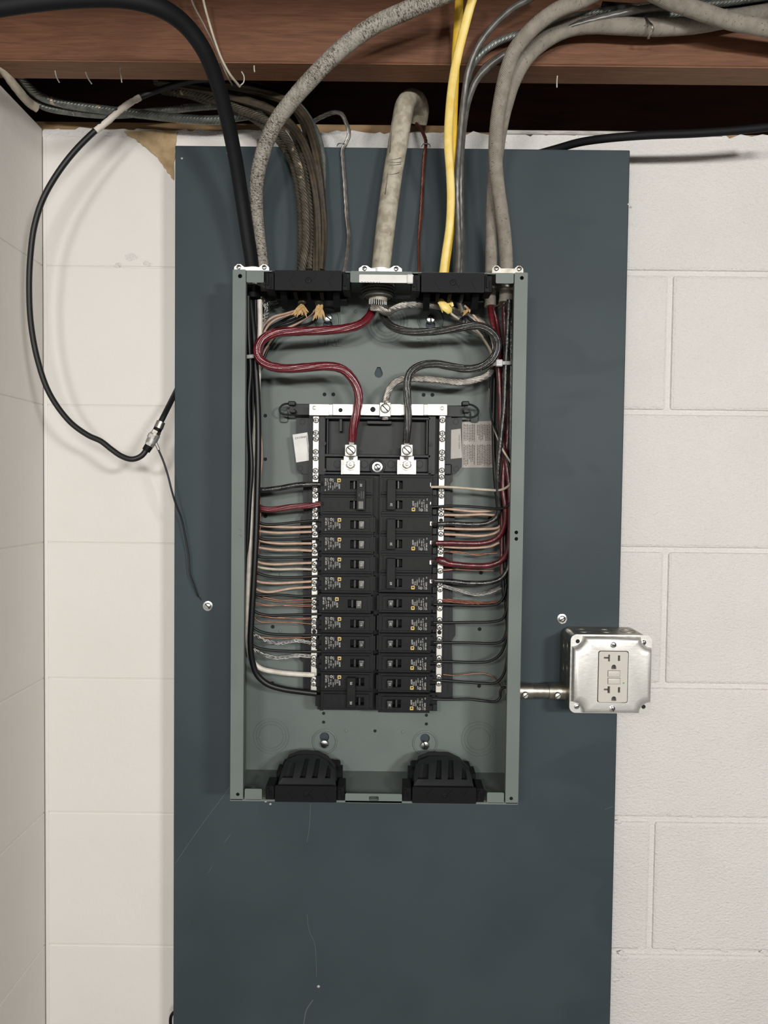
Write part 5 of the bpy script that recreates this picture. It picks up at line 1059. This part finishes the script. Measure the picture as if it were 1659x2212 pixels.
# raised face: stack of inset outlines lofted with rounded shoulder
b = B(); hole = rrect(gx0 - .001, gz0 - .001, gx1 + .001, gz1 + .001, .003, 4); loops = []
for ins, yy in ((.0010, YO), (.0016, YO - .0050), (.0030, YO - .0080), (.0052, YO - .0096), (.0078, YO - .0100)):
    L = notch(ox0 + ins, oz0 + ins, ox1 - ins, oz1 - ins, 9, .0135 + ins*.5)
    loops.append([b.verts.new((x, yy, z)) for x, z in L])
for A_, C_ in zip(loops, loops[1:]):
    for i in range(len(A_)): b.faces.new((A_[i], A_[(i+1) % len(A_)], C_[(i+1) % len(A_)], C_[i]))
es = []
for loop in (loops[-1], [b.verts.new((x, YO - .0100, z)) for x, z in hole]):
    for i in range(len(loop)):
        e = b.edges.get((loop[i], loop[(i+1) % len(loop)])); es.append(e or b.edges.new((loop[i], loop[(i+1) % len(loop)])))
bmesh.ops.triangle_fill(b, use_beauty=True, edges=es, normal=(0, -1, 0))
obj('raised_cover', b, M['galv'], ob, angle=60)
rc = thing  # keep helper name local
# receptacle: face with slots, buttons, indicator
b = B(); holes = []
def orect(u0, v0, u1, v1):
    p, q = P(u0, v0, YO - .0108), P(u1, v1, YO - .0108); return rect(p.x, q.z, q.x, p.z)
for dv in (0, 68.5):
    p0, p1 = P(1310, 1414 + dv, YO - .0108), P(1317.5, 1429 + dv, YO - .0108); s = P(1304.5, 1419 + dv, YO - .0108); s2 = P(1314, 1423 + dv, YO - .0108)
    zt, zb_, xl, xr = p0.z, p1.z, P(1314, 1420, YO - .0108).x, p1.x
    holes.append([(xl, zt), (xl, s.z), (s.x, s.z), (s.x, s2.z), (xl, s2.z), (xl, zb_), (xr, zb_), (xr, zt)])
    holes.append(orect(1335, 1416 + dv, 1339.5, 1428 + dv))
    g = P(1326, 1441 + dv, YO - .0108); r = .0031; holes.append([(g.x - r, g.z - r*.9)] + [(g.x + r*math.cos(t), g.z + r*math.sin(t)) for t in [PI - PI*i/8 for i in range(9)]] + [(g.x + r, g.z - r*.9)])
plate(b, rrect(gx0, gz0, gx1, gz1, .0026, 4), holes, YO - .0108, YO - .0060); face = obj('receptacle_face', b, M['ivory'], ob)
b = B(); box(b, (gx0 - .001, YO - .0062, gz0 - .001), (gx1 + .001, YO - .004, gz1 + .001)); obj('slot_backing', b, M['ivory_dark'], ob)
for v0 in (1449, 1465):
    b = B(); fr = B()
    p, q = P(1313.5, v0, YO - .0112), P(1339, v0 + 12.5, YO - .0112); box(b, (p.x, YO - .0122, q.z), (q.x, YO - .0100, p.z), .0005, 2)
    plate(fr, rect(p.x - .0005, q.z - .0005, q.x + .0005, p.z + .0005), [rect(p.x - .0001, q.z - .0001, q.x + .0001, p.z + .0001)], YO - .01095, YO - .0105)
    bt = obj('test_button', b, M['ivory'], face); obj('button_outline', fr, M['ink_soft'], bt)
b = B(); p = P(1347, 1475.5, YO - .011); cyl(b, (p.x, YO - .0112, p.z), (p.x, YO - .0106, p.z), .0011, None, 10); obj('indicator_light', b, M['green'], face)
b = B(); p = P(1322, 1426, YO - .0110); add_text(b, 'TR', .0052, (p.x, YO - .01088, p.z), X_, Z_, .00004); p = P(1322.5, 1493, YO - .0110); add_text(b, 'TR', .0045, (p.x, YO - .01088, p.z), X_, Z_, .00004); obj('face_lettering', b, M['ivory'], face, smooth=False)
for u, v, r_ in ((1325, 1393, .4), (1322.5, 1531, 1.1)): share('cover_screw', SCR3, ob, P(u, v, YO - .0104), r_).scale = (1.2, 1, 1.2)
for u, v, r_ in ((1390, 1388, 1.4), (1246, 1526, -.5)): share('cover_screw', SCR3, ob, P(u, v, YO - .0006), r_).scale = (1.1, 1, 1.1)
# conduit nipple between the two boxes
YCN = -.030
cn = thing('conduit_nipple', 'short steel conduit with two set-screw couplings joining panel and outlet box', 'conduit', P(1170, 1493, YCN))
def hc(name, u0, u1, r, mat, r2=None):
    b = B(); p, q = P(u0, 1492.5, YCN), P(u1, 1492.5, YCN); z = P(1170, 1492.5, YCN).z; cyl(b, (p.x, YCN, z), (q.x, YCN, z), r, r2, 28)
    return obj(name, b, mat, cn)
hc('conduit', 1100, 1230, .0092, M['galv_dark'])
for u0, u1, us in ((1119, 1149, 1134), (1184, 1226, 1204)):
    o = hc('coupling', u0, u1, .0107, M['galv_dark']); z = P(1170, 1497, YCN).z; x = P(us, 1495, YCN - .009).x
    b = B(); cyl(b, (x, YCN - .008, z), (x, YCN - .0118, z), .0052, .0046, 20); obj('screw_boss', b, M['galv_dark'], o)
    s = share('set_screw', LUGS, o, (x, YCN - .0122, z), -.7); s.scale = (.68, 1, .68)
b = B(); p = P(1086, 1488, YCN); z = P(1170, 1492.5, YCN).z; cyl(b, (EX1 - .009, YCN, z), (EX1 + .002, YCN, z), .0135, None, 8); obj('locknut', b, M['galv_dark'], cn)

for o in (SCR, SCR2, SCR3, RIV, HOLE, LUGS, NSCR): bpy.data.objects.remove(o)
